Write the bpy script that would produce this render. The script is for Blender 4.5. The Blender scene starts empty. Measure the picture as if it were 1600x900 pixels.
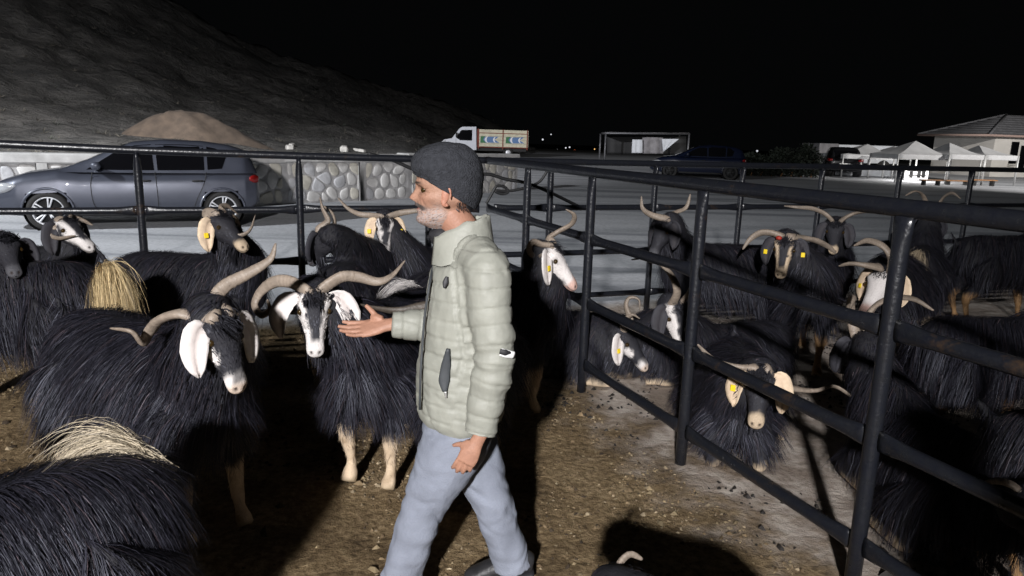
import bpy, math, random
import numpy as np
from mathutils import Vector

random.seed(7)
RNG = np.random.default_rng(11)
scene = bpy.context.scene
COL = scene.collection

# ------------------------------------------------------------------ camera
CAM_H = 1.72
FPX = 1100.0
ROLL = math.atan(.03)
PITCH = math.atan(233 / 1100.0)
_F = np.array([0, math.cos(PITCH), -math.sin(PITCH)])
_r0 = np.array([1., 0, 0]); _u0 = np.array([0, math.sin(PITCH), math.cos(PITCH)])
_R = math.cos(ROLL) * _r0 + math.sin(ROLL) * _u0
_U = -math.sin(ROLL) * _r0 + math.cos(ROLL) * _u0
CAM = np.array([0, 0, CAM_H])

def ray(u, v): return _F * FPX + _R * (u - 800) + _U * (450 - v)
def gz(u, v, z=0.0):
    d = ray(u, v); return CAM + d * (z - CAM_H) / d[2]
def gy(u, v, y):
    d = ray(u, v); return CAM + d * y / d[1]

cam_data = bpy.data.cameras.new('camera')
cam_data.sensor_width = 36.0
cam_data.lens = 36.0 * FPX / 1600.0
cam_data.clip_end = 6000
cam_data.clip_start = 0.05
cam = bpy.data.objects.new('camera', cam_data)
from mathutils import Matrix
M = Matrix(((_R[0], _U[0], -_F[0], CAM[0]), (_R[1], _U[1], -_F[1], CAM[1]), (_R[2], _U[2], -_F[2], CAM[2]), (0, 0, 0, 1)))
cam.matrix_world = M
COL.objects.link(cam)
scene.camera = cam

# ------------------------------------------------------------------ night sky
world = bpy.data.worlds.new('World'); scene.world = world
world.use_nodes = True
_bg = world.node_tree.nodes['Background']
_bg.inputs[0].default_value = (0.85, 0.92, 1.0, 1)
_bg.inputs[1].default_value = 0.0016

# ------------------------------------------------------------------ key light: floodlight on a mast behind the pens
LAMP_POS = np.array([-1.8, -9.0, 5.1])
LAMP_AIM = np.array([-2.3, 6.0, 0.9])
LAMP_W = 13000.0
ROAD_FILL_POS = np.array([-15.0, 4.0, 8.5])
ROAD_FILL_AIM = np.array([-3.0, 17.5, 0.5])
ROAD_FILL_W = 10000.0
def make_spot(name, pos, aim, watts, size, blend, radius, color):
    ld = bpy.data.lights.new(name, 'SPOT')
    ld.energy = watts; ld.spot_size = math.radians(size); ld.spot_blend = blend
    ld.shadow_soft_size = radius; ld.color = color
    lo = bpy.data.objects.new(name, ld)
    lo.location = pos
    lo.rotation_euler = Vector(aim - pos).to_track_quat('-Z', 'Y').to_euler()
    COL.objects.link(lo)
make_spot('flood_light', LAMP_POS, LAMP_AIM, LAMP_W, 62, .9, .24, (1.0, 0.98, 0.985))
make_spot('added_road_light', ROAD_FILL_POS, ROAD_FILL_AIM, ROAD_FILL_W, 84, .6, .15, (0.92, 0.96, 1.0))  # unseen lamp added to brighten the road and wall
HILL_AIM = np.array([-12.0, 56.0, 9.0])
make_spot('added_slope_light', ROAD_FILL_POS + [.7, .3, 0], HILL_AIM, 44000.0, 84, .6, .15, (0.97, 0.97, 1.0))  # extra unseen lamp, put in to lift the dark hillside

COURT_POS = np.array([27.0, 20.0, 8.0])
COURT_AIM = np.array([25.0, 42.0, 2.0])
make_spot('court_light', COURT_POS, COURT_AIM, 13000.0, 80, .6, .15, (1.0, 0.97, 0.93))

scene.view_settings.view_transform = 'Standard'
scene.view_settings.look = 'None'
scene.view_settings.exposure = 0.0
scene.view_settings.gamma = 1.0
scene.cycles.max_bounces = 5
scene.cycles.diffuse_bounces = 3
scene.cycles.glossy_bounces = 3
scene.cycles.transmission_bounces = 4

# ================================================================== helpers
def nz(v):
    v = np.asarray(v, float)
    return v / (np.linalg.norm(v, axis=-1, keepdims=True) + 1e-12)

def fbm(P, scale=1.0, octaves=3, seed=0):
    """cheap smooth noise: sums of rotated sines, about -1..1"""
    r = np.random.default_rng(seed); P = np.asarray(P, float) * scale
    out = np.zeros(P.shape[0]); a = 1.0; tot = 0
    for o in range(octaves):
        for k in range(4):
            d = r.normal(size=3); d /= np.linalg.norm(d)
            e = r.normal(size=3); e /= np.linalg.norm(e)
            out += a * .5 * np.sin(P @ d * 6.28 * (2 ** o) + r.uniform(0, 6.28) + 1.3 * np.sin(P @ e * 4.1 * (2 ** o) + r.uniform(0, 6.28)))
        tot += a; a *= .5
    return out / tot / 1.2

def origin_of(o):
    p = np.zeros(3)
    while o is not None:
        p = p + np.array(o.location); o = o.parent
    return p

def fill_mesh(me, V, F, cols=None, smooth=True):
    V = np.asarray(V, np.float32)
    if isinstance(F, np.ndarray):
        k, n = F.shape
        idx = F.astype(np.int32).ravel(); start = np.arange(0, k * n, n, dtype=np.int32)
    else:
        k = len(F); lens = [len(f) for f in F]
        idx = np.fromiter((i for f in F for i in f), np.int32)
        start = np.concatenate([[0], np.cumsum(lens)[:-1]]).astype(np.int32)
    me.vertices.add(len(V)); me.vertices.foreach_set('co', V.ravel())
    me.loops.add(len(idx)); me.loops.foreach_set('vertex_index', idx)
    me.polygons.add(k); me.polygons.foreach_set('loop_start', start)
    me.polygons.foreach_set('use_smooth', np.full(k, bool(smooth)))
    me.update(calc_edges=True)
    me.validate()
    if cols is not None:
        a = me.color_attributes.new('Col', 'FLOAT_COLOR', 'POINT')
        c = np.ones((len(V), 4), np.float32); c[:, :3] = cols
        a.data.foreach_set('color', c.ravel())

def mk(name, VF, mat, parent=None, cols=None, smooth=True, loc=None):
    """one mesh object from world-space vertices; a child is stored relative to its parent's origin"""
    V, F = VF
    V = np.asarray(V, float)
    if loc is None:
        loc = np.zeros(3)
    me = bpy.data.meshes.new(name)
    base = origin_of(parent) + np.asarray(loc, float)
    fill_mesh(me, V - base, F, cols, smooth)
    me.materials.append(mat)
    o = bpy.data.objects.new(name, me)
    COL.objects.link(o)
    o.location = loc
    if parent is not None: o.parent = parent
    return o

def empty(name, loc, label, cat, group=None):
    o = bpy.data.objects.new(name, None)
    o.empty_display_size = .1
    COL.objects.link(o); o.location = loc
    o['label'] = label; o['category'] = cat
    if group: o['group'] = group
    return o

def tag(o, label=None, cat=None, group=None, kind=None):
    if label: o['label'] = label
    if cat: o['category'] = cat
    if group: o['group'] = group
    if kind: o['kind'] = kind
    return o

def join(*vfs):
    Vs, Fs, n = [], [], 0
    for V, F in vfs:
        V = np.asarray(V, float)
        Vs.append(V)
        if isinstance(F, np.ndarray): F = F.tolist()
        Fs += [[i + n for i in f] for f in F]
        n += len(V)
    return np.concatenate(Vs), Fs

def spline(pts, n):
    """Catmull-Rom through the points (any dimension), n samples"""
    P = np.asarray(pts, float)
    if len(P) == 2:
        t = np.linspace(0, 1, n)[:, None]; return P[0] * (1 - t) + P[1] * t
    Q = np.vstack([2 * P[0] - P[1], P, 2 * P[-1] - P[-2]])
    m = len(P) - 1
    t = np.linspace(0, m, n); i = np.minimum(t.astype(int), m - 1); f = (t - i)[:, None]
    a, b, c, d = Q[i], Q[i + 1], Q[i + 2], Q[i + 3]
    return .5 * (2 * b + (c - a) * f + (2 * a - 5 * b + 4 * c - d) * f ** 2 + (3 * b - a - 3 * c + d) * f ** 3)

def tube(path, rx, ry=None, n=12, up=(0, 0, 1), caps=True, twist=None, power=2.0):
    """tube along a path; rx across, ry along the 'up' side"""
    P = np.asarray(path, float); m = len(P)
    rx = np.broadcast_to(np.asarray(rx, float), (m,)); ry = rx if ry is None else np.broadcast_to(np.asarray(ry, float), (m,))
    T = nz(np.gradient(P, axis=0))
    side = np.zeros((m, 3)); s = np.cross(T[0], np.asarray(up, float))
    if np.linalg.norm(s) < 1e-3: s = np.cross(T[0], [0, 1, 0.01])
    s = nz(s)
    for i in range(m):
        s = nz(s - T[i] * (s @ T[i])); side[i] = s
    upv = np.cross(side, T)
    a = np.linspace(0, 2 * np.pi, n, endpoint=False)
    if twist is not None:
        tw = np.asarray(twist)[:, None]
        side, upv = side * np.cos(tw) + upv * np.sin(tw), upv * np.cos(tw) - side * np.sin(tw)
    ca, sa = np.cos(a), np.sin(a)
    e = 2.0 / power
    ca = np.sign(ca) * np.abs(ca) ** e; sa = np.sign(sa) * np.abs(sa) ** e
    V = P[:, None, :] + side[:, None, :] * (rx[:, None] * ca)[:, :, None] + upv[:, None, :] * (ry[:, None] * sa)[:, :, None]
    V = V.reshape(-1, 3)
    i = np.arange(m - 1)[:, None] * n; j = np.arange(n)[None, :]; k = (j + 1) % n
    F = np.stack([i + j, i + k, i + n + k, i + n + j], -1).reshape(-1, 4).tolist()
    if caps:
        F.append(list(range(n))[::-1]); F.append([(m - 1) * n + q for q in range(n)])
    return V, F

def limb(pts, radii, seg=5, n=12, **kw):
    """tapered tube with smooth joints: pts + radii splined together"""
    A = np.hstack([np.asarray(pts, float), np.asarray(radii, float).reshape(len(pts), -1)])
    S = spline(A, (len(pts) - 1) * seg + 1)
    r = np.maximum(S[:, 3:], .002)
    return tube(S[:, :3], r[:, 0], r[:, -1], n=n, **kw)

def ball(c, r, nu=14, nv=9, rot=None):
    r = np.broadcast_to(np.asarray(r, float), (3,))
    th = np.linspace(0, np.pi, nv); V = []
    for t in th[1:-1]:
        for p in np.linspace(0, 2 * np.pi, nu, endpoint=False):
            V.append((math.sin(t) * math.cos(p), math.sin(t) * math.sin(p), math.cos(t)))
    V += [(0, 0, 1), (0, 0, -1)]
    V = np.array(V) * r
    if rot is not None: V = V @ np.asarray(rot).T
    V = V + np.asarray(c, float)
    F = []
    for i in range(nv - 3):
        for j in range(nu):
            F.append([i * nu + j, (i + 1) * nu + j, (i + 1) * nu + (j + 1) % nu, i * nu + (j + 1) % nu])
    t, b = len(V) - 2, len(V) - 1
    for j in range(nu):
        F.append([t, j, (j + 1) % nu]); F.append([b, (nv - 3) * nu + (j + 1) % nu, (nv - 3) * nu + j])
    return V, F

def box(c, size, ax=None, bevel=0.0):
    """box; ax = 3 row vectors (local axes). bevel > 0 chamfers every edge"""
    h = np.asarray(size, float) / 2; b = min(bevel, h.min() * .9)
    if b <= 0:
        V = np.array([(x, y, z) for x in (-1, 1) for y in (-1, 1) for z in (-1, 1)]) * h
        F = [[0, 1, 3, 2], [4, 6, 7, 5], [0, 4, 5, 1], [2, 3, 7, 6], [0, 2, 6, 4], [1, 5, 7, 3]]
    else:
        V = []; idx = {}
        for sx in (-1, 1):
            for sy in (-1, 1):
                for sz in (-1, 1):
                    for k in range(3):
                        p = np.array([sx, sy, sz]) * (h - b); p[k] += (sx, sy, sz)[k] * b
                        idx[(sx, sy, sz, k)] = len(V); V.append(p)
        V = np.array(V); F = []
        S = (-1, 1)
        for k in range(3):
            o = [q for q in range(3) if q != k]
            for s in S:
                q = []
                for a, c2 in ((-1, -1), (1, -1), (1, 1), (-1, 1)):
                    w = [0, 0, 0]; w[k] = s; w[o[0]] = a; w[o[1]] = c2
                    q.append(idx[(*w, k)])
                F.append(q)
            for a in S:
                for c2 in S:
                    q = []
                    for e, kk in ((-1, o[0]), (1, o[0]), (1, o[1]), (-1, o[1])):
                        w = [0, 0, 0]; w[k] = e; w[o[0]] = a; w[o[1]] = c2
                        q.append(idx[(*w, kk)])
                    F.append(q)
        for sx in S:
            for sy in S:
                for sz in S:
                    F.append([idx[(sx, sy, sz, k)] for k in range(3)])
    if ax is not None: V = V @ np.asarray(ax, float)
    return V + np.asarray(c, float), F

def prism(poly, y0, y1, frame=None):
    """(x, z) outline extruded from y0 to y1; frame maps local xyz -> world"""
    n = len(poly)
    V = np.array([(p[0], y0, p[1]) for p in poly] + [(p[0], y1, p[1]) for p in poly], float)
    F = [[i, (i + 1) % n, n + (i + 1) % n, n + i] for i in range(n)] + [list(range(n))[::-1], list(range(n, 2 * n))]
    if frame is not None: V = frame(V)
    return V, F

def remesh(VF, voxel, smooth=4, factor=.5):
    """union of closed shapes as one continuous skin"""
    me = bpy.data.meshes.new('tmp'); fill_mesh(me, VF[0], VF[1])
    o = bpy.data.objects.new('tmp', me); COL.objects.link(o)
    m = o.modifiers.new('r', 'REMESH'); m.mode = 'VOXEL'; m.voxel_size = voxel; m.adaptivity = 0
    if smooth:
        s = o.modifiers.new('s', 'SMOOTH'); s.factor = factor; s.iterations = smooth
    dg = bpy.context.evaluated_depsgraph_get()
    ev = o.evaluated_get(dg); em = ev.to_mesh()
    V = np.empty(len(em.vertices) * 3); em.vertices.foreach_get('co', V); V = V.reshape(-1, 3)
    L = np.empty(len(em.loops), np.int32); em.loops.foreach_get('vertex_index', L)
    F = L.reshape(-1, 4).copy()
    ev.to_mesh_clear()
    bpy.data.objects.remove(o); bpy.data.meshes.remove(me)
    return V.copy(), F

def vnormals(V, F):
    F = np.asarray(F)
    n = np.cross(V[F[:, 2]] - V[F[:, 0]], V[F[:, 3]] - V[F[:, 1]])
    N = np.zeros_like(V)
    for k in range(4): np.add.at(N, F[:, k], n)
    return nz(N)

# ------------------------------------------------------------------ materials
def new_mat(name):
    m = bpy.data.materials.new(name); m.use_nodes = True
    nt = m.node_tree; b = nt.nodes['Principled BSDF']
    return m, nt, b

def pmat(name, rgb, rough=.6, metal=0.0, var=0.0, vscale=8.0, bump=0.0, bscale=40.0, spec=.5, dark=None, coat=0.0):
    """principled material with a noise mottling and a fine bump"""
    m, nt, b = new_mat(name)
    b.inputs['Base Color'].default_value = (*rgb, 1)
    b.inputs['Roughness'].default_value = rough; b.inputs['Metallic'].default_value = metal
    b.inputs['Specular IOR Level'].default_value = spec
    b.inputs['Coat Weight'].default_value = coat
    tc = nt.nodes.new('ShaderNodeTexCoord')
    if var > 0:
        n = nt.nodes.new('ShaderNodeTexNoise'); n.inputs['Scale'].default_value = vscale; n.inputs['Detail'].default_value = 6
        nt.links.new(tc.outputs['Object'], n.inputs['Vector'])
        r = nt.nodes.new('ShaderNodeValToRGB')
        d = dark or tuple(c * (1 - var) for c in rgb)
        r.color_ramp.elements[0].position = .32; r.color_ramp.elements[0].color = (*d, 1)
        r.color_ramp.elements[1].position = .68; r.color_ramp.elements[1].color = (*[min(1, c * (1 + var * .4)) for c in rgb], 1)
        nt.links.new(n.outputs['Fac'], r.inputs['Fac']); nt.links.new(r.outputs['Color'], b.inputs['Base Color'])
        q = nt.nodes.new('ShaderNodeMapRange'); q.inputs['To Min'].default_value = max(0, rough - .12); q.inputs['To Max'].default_value = min(1, rough + .15)
        nt.links.new(n.outputs['Fac'], q.inputs['Value']); nt.links.new(q.outputs['Result'], b.inputs['Roughness'])
    if bump > 0:
        n2 = nt.nodes.new('ShaderNodeTexNoise'); n2.inputs['Scale'].default_value = bscale; n2.inputs['Detail'].default_value = 5
        nt.links.new(tc.outputs['Object'], n2.inputs['Vector'])
        bp = nt.nodes.new('ShaderNodeBump'); bp.inputs['Strength'].default_value = bump; bp.inputs['Distance'].default_value = .01
        nt.links.new(n2.outputs['Fac'], bp.inputs['Height']); nt.links.new(bp.outputs['Normal'], b.inputs['Normal'])
    return m

def cmat(name, rough=.6, spec=.5, bump=0.0, bscale=60.0, var=.15, sheen=0.0):
    """principled material whose colour comes from the mesh's own colour attribute"""
    m, nt, b = new_mat(name)
    a = nt.nodes.new('ShaderNodeVertexColor'); a.layer_name = 'Col'
    tc = nt.nodes.new('ShaderNodeTexCoord')
    n = nt.nodes.new('ShaderNodeTexNoise'); n.inputs['Scale'].default_value = bscale; n.inputs['Detail'].default_value = 5
    nt.links.new(tc.outputs['Object'], n.inputs['Vector'])
    mr = nt.nodes.new('ShaderNodeMapRange'); mr.inputs['To Min'].default_value = 1 - var; mr.inputs['To Max'].default_value = 1 + var
    nt.links.new(n.outputs['Fac'], mr.inputs['Value'])
    mx = nt.nodes.new('ShaderNodeVectorMath'); mx.operation = 'SCALE'
    nt.links.new(a.outputs['Color'], mx.inputs[0]); nt.links.new(mr.outputs['Result'], mx.inputs['Scale'])
    nt.links.new(mx.outputs[0], b.inputs['Base Color'])
    b.inputs['Roughness'].default_value = rough; b.inputs['Specular IOR Level'].default_value = spec
    if sheen: b.inputs['Sheen Weight'].default_value = sheen
    if bump > 0:
        bp = nt.nodes.new('ShaderNodeBump'); bp.inputs['Strength'].default_value = bump; bp.inputs['Distance'].default_value = .006
        nt.links.new(n.outputs['Fac'], bp.inputs['Height']); nt.links.new(bp.outputs['Normal'], b.inputs['Normal'])
    return m

def emat(name, rgb, strength):
    m, nt, b = new_mat(name)
    b.inputs['Base Color'].default_value = (*rgb, 1)
    b.inputs['Emission Color'].default_value = (*rgb, 1); b.inputs['Emission Strength'].default_value = strength
    return m

MAT = {}
MAT['skin_fur'] = cmat('goat_short_fur', rough=.72, spec=.25, bump=.5, bscale=110, var=.22)
MAT['ear'] = cmat('goat_ear_skin', rough=.7, spec=.3, bump=.25, bscale=60, var=.15)
MAT['hair'] = cmat('goat_long_hair', rough=.50, spec=.31, var=.25, bscale=30)
MAT['hair'].node_tree.nodes['Principled BSDF'].inputs['Specular Tint'].default_value = (.82, .86, 1.0, 1)
MAT['horn'] = cmat('goat_horn', rough=.5, spec=.4, bump=.5, bscale=70, var=.22)
MAT['eye'] = pmat('goat_eye', (.03, .018, .006), rough=.1)
MAT['tag'] = pmat('ear_tag_plastic', (.85, .62, .02), rough=.45, var=.12, vscale=60)
MAT['redmark'] = pmat('red_marker_paint', (.35, .03, .015), rough=.6, var=.3, vscale=50)
MAT['rail'] = pmat('black_fence_paint', (.007, .008, .012), rough=.30, var=.45, vscale=22, bump=.25, bscale=60, dark=(.013, .014, .017))
def wrinkled(m, scale, dist, strength=.5, stretch=(1, 1, 1)):
    """creased cloth: ridged noise added to the bump chain"""
    nt = m.node_tree; b = nt.nodes['Principled BSDF']; tc = nt.nodes.new('ShaderNodeTexCoord')
    mp = nt.nodes.new('ShaderNodeMapping'); mp.inputs['Scale'].default_value = stretch; mp.inputs['Rotation'].default_value = (0, .5, 0)
    n = nt.nodes.new('ShaderNodeTexNoise'); n.noise_type = 'RIDGED_MULTIFRACTAL'; n.inputs['Scale'].default_value = scale; n.inputs['Detail'].default_value = 3; n.inputs['Distortion'].default_value = .6
    nt.links.new(tc.outputs['Object'], mp.inputs['Vector']); nt.links.new(mp.outputs[0], n.inputs['Vector'])
    bp = nt.nodes.new('ShaderNodeBump'); bp.inputs['Strength'].default_value = strength; bp.inputs['Distance'].default_value = dist; bp.invert = True
    nt.links.new(n.outputs['Fac'], bp.inputs['Height'])
    if b.inputs['Normal'].is_linked: nt.links.new(b.inputs['Normal'].links[0].from_socket, bp.inputs['Normal'])
    nt.links.new(bp.outputs['Normal'], b.inputs['Normal'])
def worn(m):
    """rust, dung smears and rubbed spots over the black paint"""
    nt = m.node_tree; b = nt.nodes['Principled BSDF']; tc = nt.nodes.new('ShaderNodeTexCoord')
    old = b.inputs['Base Color'].links[0].from_socket
    for sc_, lo, hi, colr in ((5.0, .60, .72, (.055, .034, .020)), (38.0, .66, .72, (.10, .10, .105))):
        n = nt.nodes.new('ShaderNodeTexNoise'); n.inputs['Scale'].default_value = sc_; n.inputs['Detail'].default_value = 8; n.inputs['Roughness'].default_value = .7
        nt.links.new(tc.outputs['Object'], n.inputs['Vector'])
        r = nt.nodes.new('ShaderNodeMapRange'); r.inputs['From Min'].default_value = lo; r.inputs['From Max'].default_value = hi
        nt.links.new(n.outputs['Fac'], r.inputs['Value'])
        x = nt.nodes.new('ShaderNodeMix'); x.data_type = 'RGBA'; x.inputs[7].default_value = (*colr, 1)
        nt.links.new(r.outputs['Result'], x.inputs[0]); nt.links.new(old, x.inputs[6]); old = x.outputs[2]
    nt.links.new(old, b.inputs['Base Color'])
worn(MAT['rail'])
MAT['weld'] = pmat('bare_weld_steel', (.12, .12, .13), rough=.4, metal=.6, var=.5, vscale=60)
MAT['skin'] = cmat('human_skin', rough=.55, spec=.35, bump=.25, bscale=120, var=.12)
MAT['jacket'] = pmat('quilted_nylon', (.258, .262, .228), rough=.55, var=.10, vscale=14, bump=.35, bscale=28, spec=.35)
MAT['jacket_dark'] = pmat('jacket_dark_trim', (.035, .04, .045), rough=.6, var=.2, vscale=30)
MAT['trouser'] = pmat('grey_blue_cotton', (.215, .235, .285), rough=.88, var=.22, vscale=7, bump=.3, bscale=180, spec=.2)
wrinkled(MAT['trouser'], 6.5, .03, .7, (1, 1, .7)); wrinkled(MAT['jacket'], 11.0, .007, .5, (1, 1, 1.6))
MAT['beanie'] = pmat('dark_knit_wool', (.034, .036, .042), rough=.95, var=.3, vscale=60, bump=.8, bscale=160, spec=.15)
MAT['shoe'] = pmat('black_worn_leather', (.02, .02, .022), rough=.5, var=.4, vscale=20, bump=.3)
MAT['silver'] = pmat('zip_puller_metal', (.6, .6, .6), rough=.35, metal=.8)
MAT['print_white'] = pmat('white_print', (.75, .75, .75), rough=.6)
MAT['print_black'] = pmat('black_print', (.015, .015, .018), rough=.6)

# ================================================================== setting: ground
DIV_A = np.array([1.40, 2.53]); DIV_DIR = nz(np.array([.09 - 1.40, 5.75 - 2.53]))      # divider fence line
BACK_A = np.array([.34, 6.82]); BACK_DIR = nz(np.array([1.0, .372]))                    # road-side fence line

def gh(x, y):
    """ground height: level pens, a road that climbs a little, a valley beyond"""
    y = np.asarray(y, float); x = np.asarray(x, float)
    t = np.clip((y - 9) / 40, 0, 1); t = t * t * (3 - 2 * t)
    d = np.clip((np.hypot(x, y) - 95) / 500, 0, 1)
    return .42 * t - 26 * d * d * (3 - 2 * d) + 0 * x

def ground_material():
    m, nt, b = new_mat('pen_and_road_ground')
    N = nt.nodes; Lk = nt.links
    geo = N.new('ShaderNodeNewGeometry')
    def noise(scale, detail=6, rough=.6):
        n = N.new('ShaderNodeTexNoise'); n.inputs['Scale'].default_value = scale; n.inputs['Detail'].default_value = detail
        n.inputs['Roughness'].default_value = rough
        Lk.new(geo.outputs['Position'], n.inputs['Vector']); return n.outputs['Fac']
    def math_(op, a, c, clamp=False):
        n = N.new('ShaderNodeMath'); n.operation = op; n.use_clamp = clamp
        for i, q in enumerate((a, c)):
            if isinstance(q, (int, float)): n.inputs[i].default_value = q
            else: Lk.new(q, n.inputs[i])
        return n.outputs[0]
    def ramp(fac, stops):
        r = N.new('ShaderNodeValToRGB')
        while len(r.color_ramp.elements) < len(stops): r.color_ramp.elements.new(.5)
        for e, (p, c) in zip(r.color_ramp.elements, stops): e.position = p; e.color = (*c, 1)
        Lk.new(fac, r.inputs['Fac']); return r.outputs['Color']
    def plane(nx, ny, c):
        d = N.new('ShaderNodeVectorMath'); d.operation = 'DOT_PRODUCT'; d.inputs[1].default_value = (nx, ny, 0)
        Lk.new(geo.outputs['Position'], d.inputs[0]); return math_('SUBTRACT', d.outputs['Value'], c)
    def smooth(v, lo, hi):
        r = N.new('ShaderNodeMapRange'); r.interpolation_type = 'SMOOTHSTEP'
        r.inputs['From Min'].default_value = lo; r.inputs['From Max'].default_value = hi
        Lk.new(v, r.inputs['Value']); return r.outputs['Result']
    def mix(f, a, c):
        x = N.new('ShaderNodeMix'); x.data_type = 'RGBA'
        Lk.new(f, x.inputs[0]); Lk.new(a, x.inputs[6]); Lk.new(c, x.inputs[7]); return x.outputs[2]
    # distance to the right of the divider, and beyond the back fence
    rn = np.array([DIV_DIR[1], -DIV_DIR[0]]); dr = plane(rn[0], rn[1], float(DIV_A @ rn))
    bn = np.array([-BACK_DIR[1], BACK_DIR[0]]); db = plane(bn[0], bn[1], float(BACK_A @ bn))
    n1, n2, n3 = noise(3.2), noise(26, 8, .7), noise(.6)
    litter = ramp(n2, [(.25, (.065, .046, .026)), (.45, (.24, .172, .094)), (.6, (.40, .30, .175)), (.78, (.54, .43, .28))])
    wet = ramp(noise(1.7, 7, .62), [(.36, (.24, .21, .18)), (.52, (.75, .72, .68)), (.66, (1, 1, 1))])
    mm = N.new('ShaderNodeMix'); mm.data_type = 'RGBA'; mm.blend_type = 'MULTIPLY'; mm.inputs[0].default_value = .8
    Lk.new(litter, mm.inputs[6]); Lk.new(wet, mm.inputs[7])
    slab = ramp(noise(9, 8, .65), [(.25, (.27, .22, .18)), (.5, (.47, .41, .36)), (.75, (.58, .53, .47))])
    soil = ramp(n1, [(.40, (.26, .20, .15)), (.58, (1, 1, 1))])
    ms = N.new('ShaderNodeMix'); ms.data_type = 'RGBA'; ms.blend_type = 'MULTIPLY'; ms.inputs[0].default_value = .62
    Lk.new(slab, ms.inputs[6]); Lk.new(soil, ms.inputs[7])
    f1 = smooth(math_('ADD', dr, math_('MULTIPLY', math_('SUBTRACT', n1, .5), 1.6)), -.45, .35)
    pen = mix(f1, mm.outputs[2], ms.outputs[2])
    # road: pale dusty concrete, faint long tyre bands along the road
    band = N.new('ShaderNodeTexNoise'); band.inputs['Scale'].default_value = 1.0; band.inputs['Detail'].default_value = 5
    mp = N.new('ShaderNodeMapping'); mp.inputs['Rotation'].default_value = (0, 0, -math.atan2(BACK_DIR[1], BACK_DIR[0])); mp.inputs['Scale'].default_value = (.06, 1.5, 1)
    Lk.new(geo.outputs['Position'], mp.inputs['Vector']); Lk.new(mp.outputs[0], band.inputs['Vector'])
    road = ramp(noise(14, 8, .7), [(.25, (.34, .345, .365)), (.5, (.50, .51, .535)), (.75, (.60, .61, .635))])
    bands = ramp(band.outputs['Fac'], [(.36, (.50, .51, .53)), (.47, (.92, .92, .92)), (.65, (1, 1, 1))])
    mr = N.new('ShaderNodeMix'); mr.data_type = 'RGBA'; mr.blend_type = 'MULTIPLY'; mr.inputs[0].default_value = .85
    Lk.new(road, mr.inputs[6]); Lk.new(bands, mr.inputs[7])
    f2 = smooth(math_('ADD', db, math_('MULTIPLY', math_('SUBTRACT', n1, .5), .7)), .1, .55)
    near = mix(f2, pen, mr.outputs[2])
    # far land is dark scrub
    ln = N.new('ShaderNodeVectorMath'); ln.operation = 'LENGTH'; Lk.new(geo.outputs['Position'], ln.inputs[0])
    f3 = smooth(math_('ADD', ln.outputs['Value'], math_('MULTIPLY', math_('SUBTRACT', n3, .5), 30)), 62, 90)
    far = ramp(n1, [(.3, (.02, .02, .015)), (.7, (.06, .055, .04))])
    Lk.new(mix(f3, near, far), b.inputs['Base Color'])
    b.inputs['Roughness'].default_value = .93; b.inputs['Specular IOR Level'].default_value = .2
    bp = N.new('ShaderNodeBump'); bp.inputs['Strength'].default_value = 1.0; bp.inputs['Distance'].default_value = .035
    hgt = math_('MULTIPLY', n2, math_('SUBTRACT', 1.0, math_('MULTIPLY', f1, .6)))
    Lk.new(math_('MULTIPLY', hgt, math_('SUBTRACT', 1.0, math_('MULTIPLY', f2, .75))), bp.inputs['Height'])
    Lk.new(bp.outputs['Normal'], b.inputs['Normal'])
    return m

def build_ground():
    xs = np.concatenate([-np.geomspace(3000, 12, 26), np.arange(-11, 11.01, .25), np.geomspace(12, 3000, 26)])
    ys = np.concatenate([-np.geomspace(900, 3, 14), np.arange(-2, 12.01, .25), np.geomspace(12.6, 4500, 40)])
    X, Y = np.meshgrid(xs, ys); Z = gh(X, Y)
    near = (np.abs(X) < 10.5) & (Y > -1.5) & (Y < 7.2)
    P = np.stack([X.ravel(), Y.ravel(), 0 * X.ravel()], 1)
    Z = Z + np.where(near, (.010 * fbm(P, .7, 3, 5)).reshape(X.shape), 0) - np.where(near, .008, 0)
    nx, ny = len(xs), len(ys)
    V = np.stack([X, Y, Z], -1).reshape(-1, 3)
    i = (np.arange(ny - 1)[:, None] * nx + np.arange(nx - 1)[None, :]).ravel()
    F = np.stack([i, i + 1, i + nx + 1, i + nx], 1)
    o = mk('ground', (V, F), ground_material()); tag(o, kind='structure')
    return o
build_ground()

def side_of_divider(x, y):
    rn = np.array([DIV_DIR[1], -DIV_DIR[0]]); return (np.stack([x, y], -1) - DIV_A) @ rn
def beyond_back(x, y):
    bn = np.array([-BACK_DIR[1], BACK_DIR[0]]); return (np.stack([x, y], -1) - BACK_A) @ bn

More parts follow.
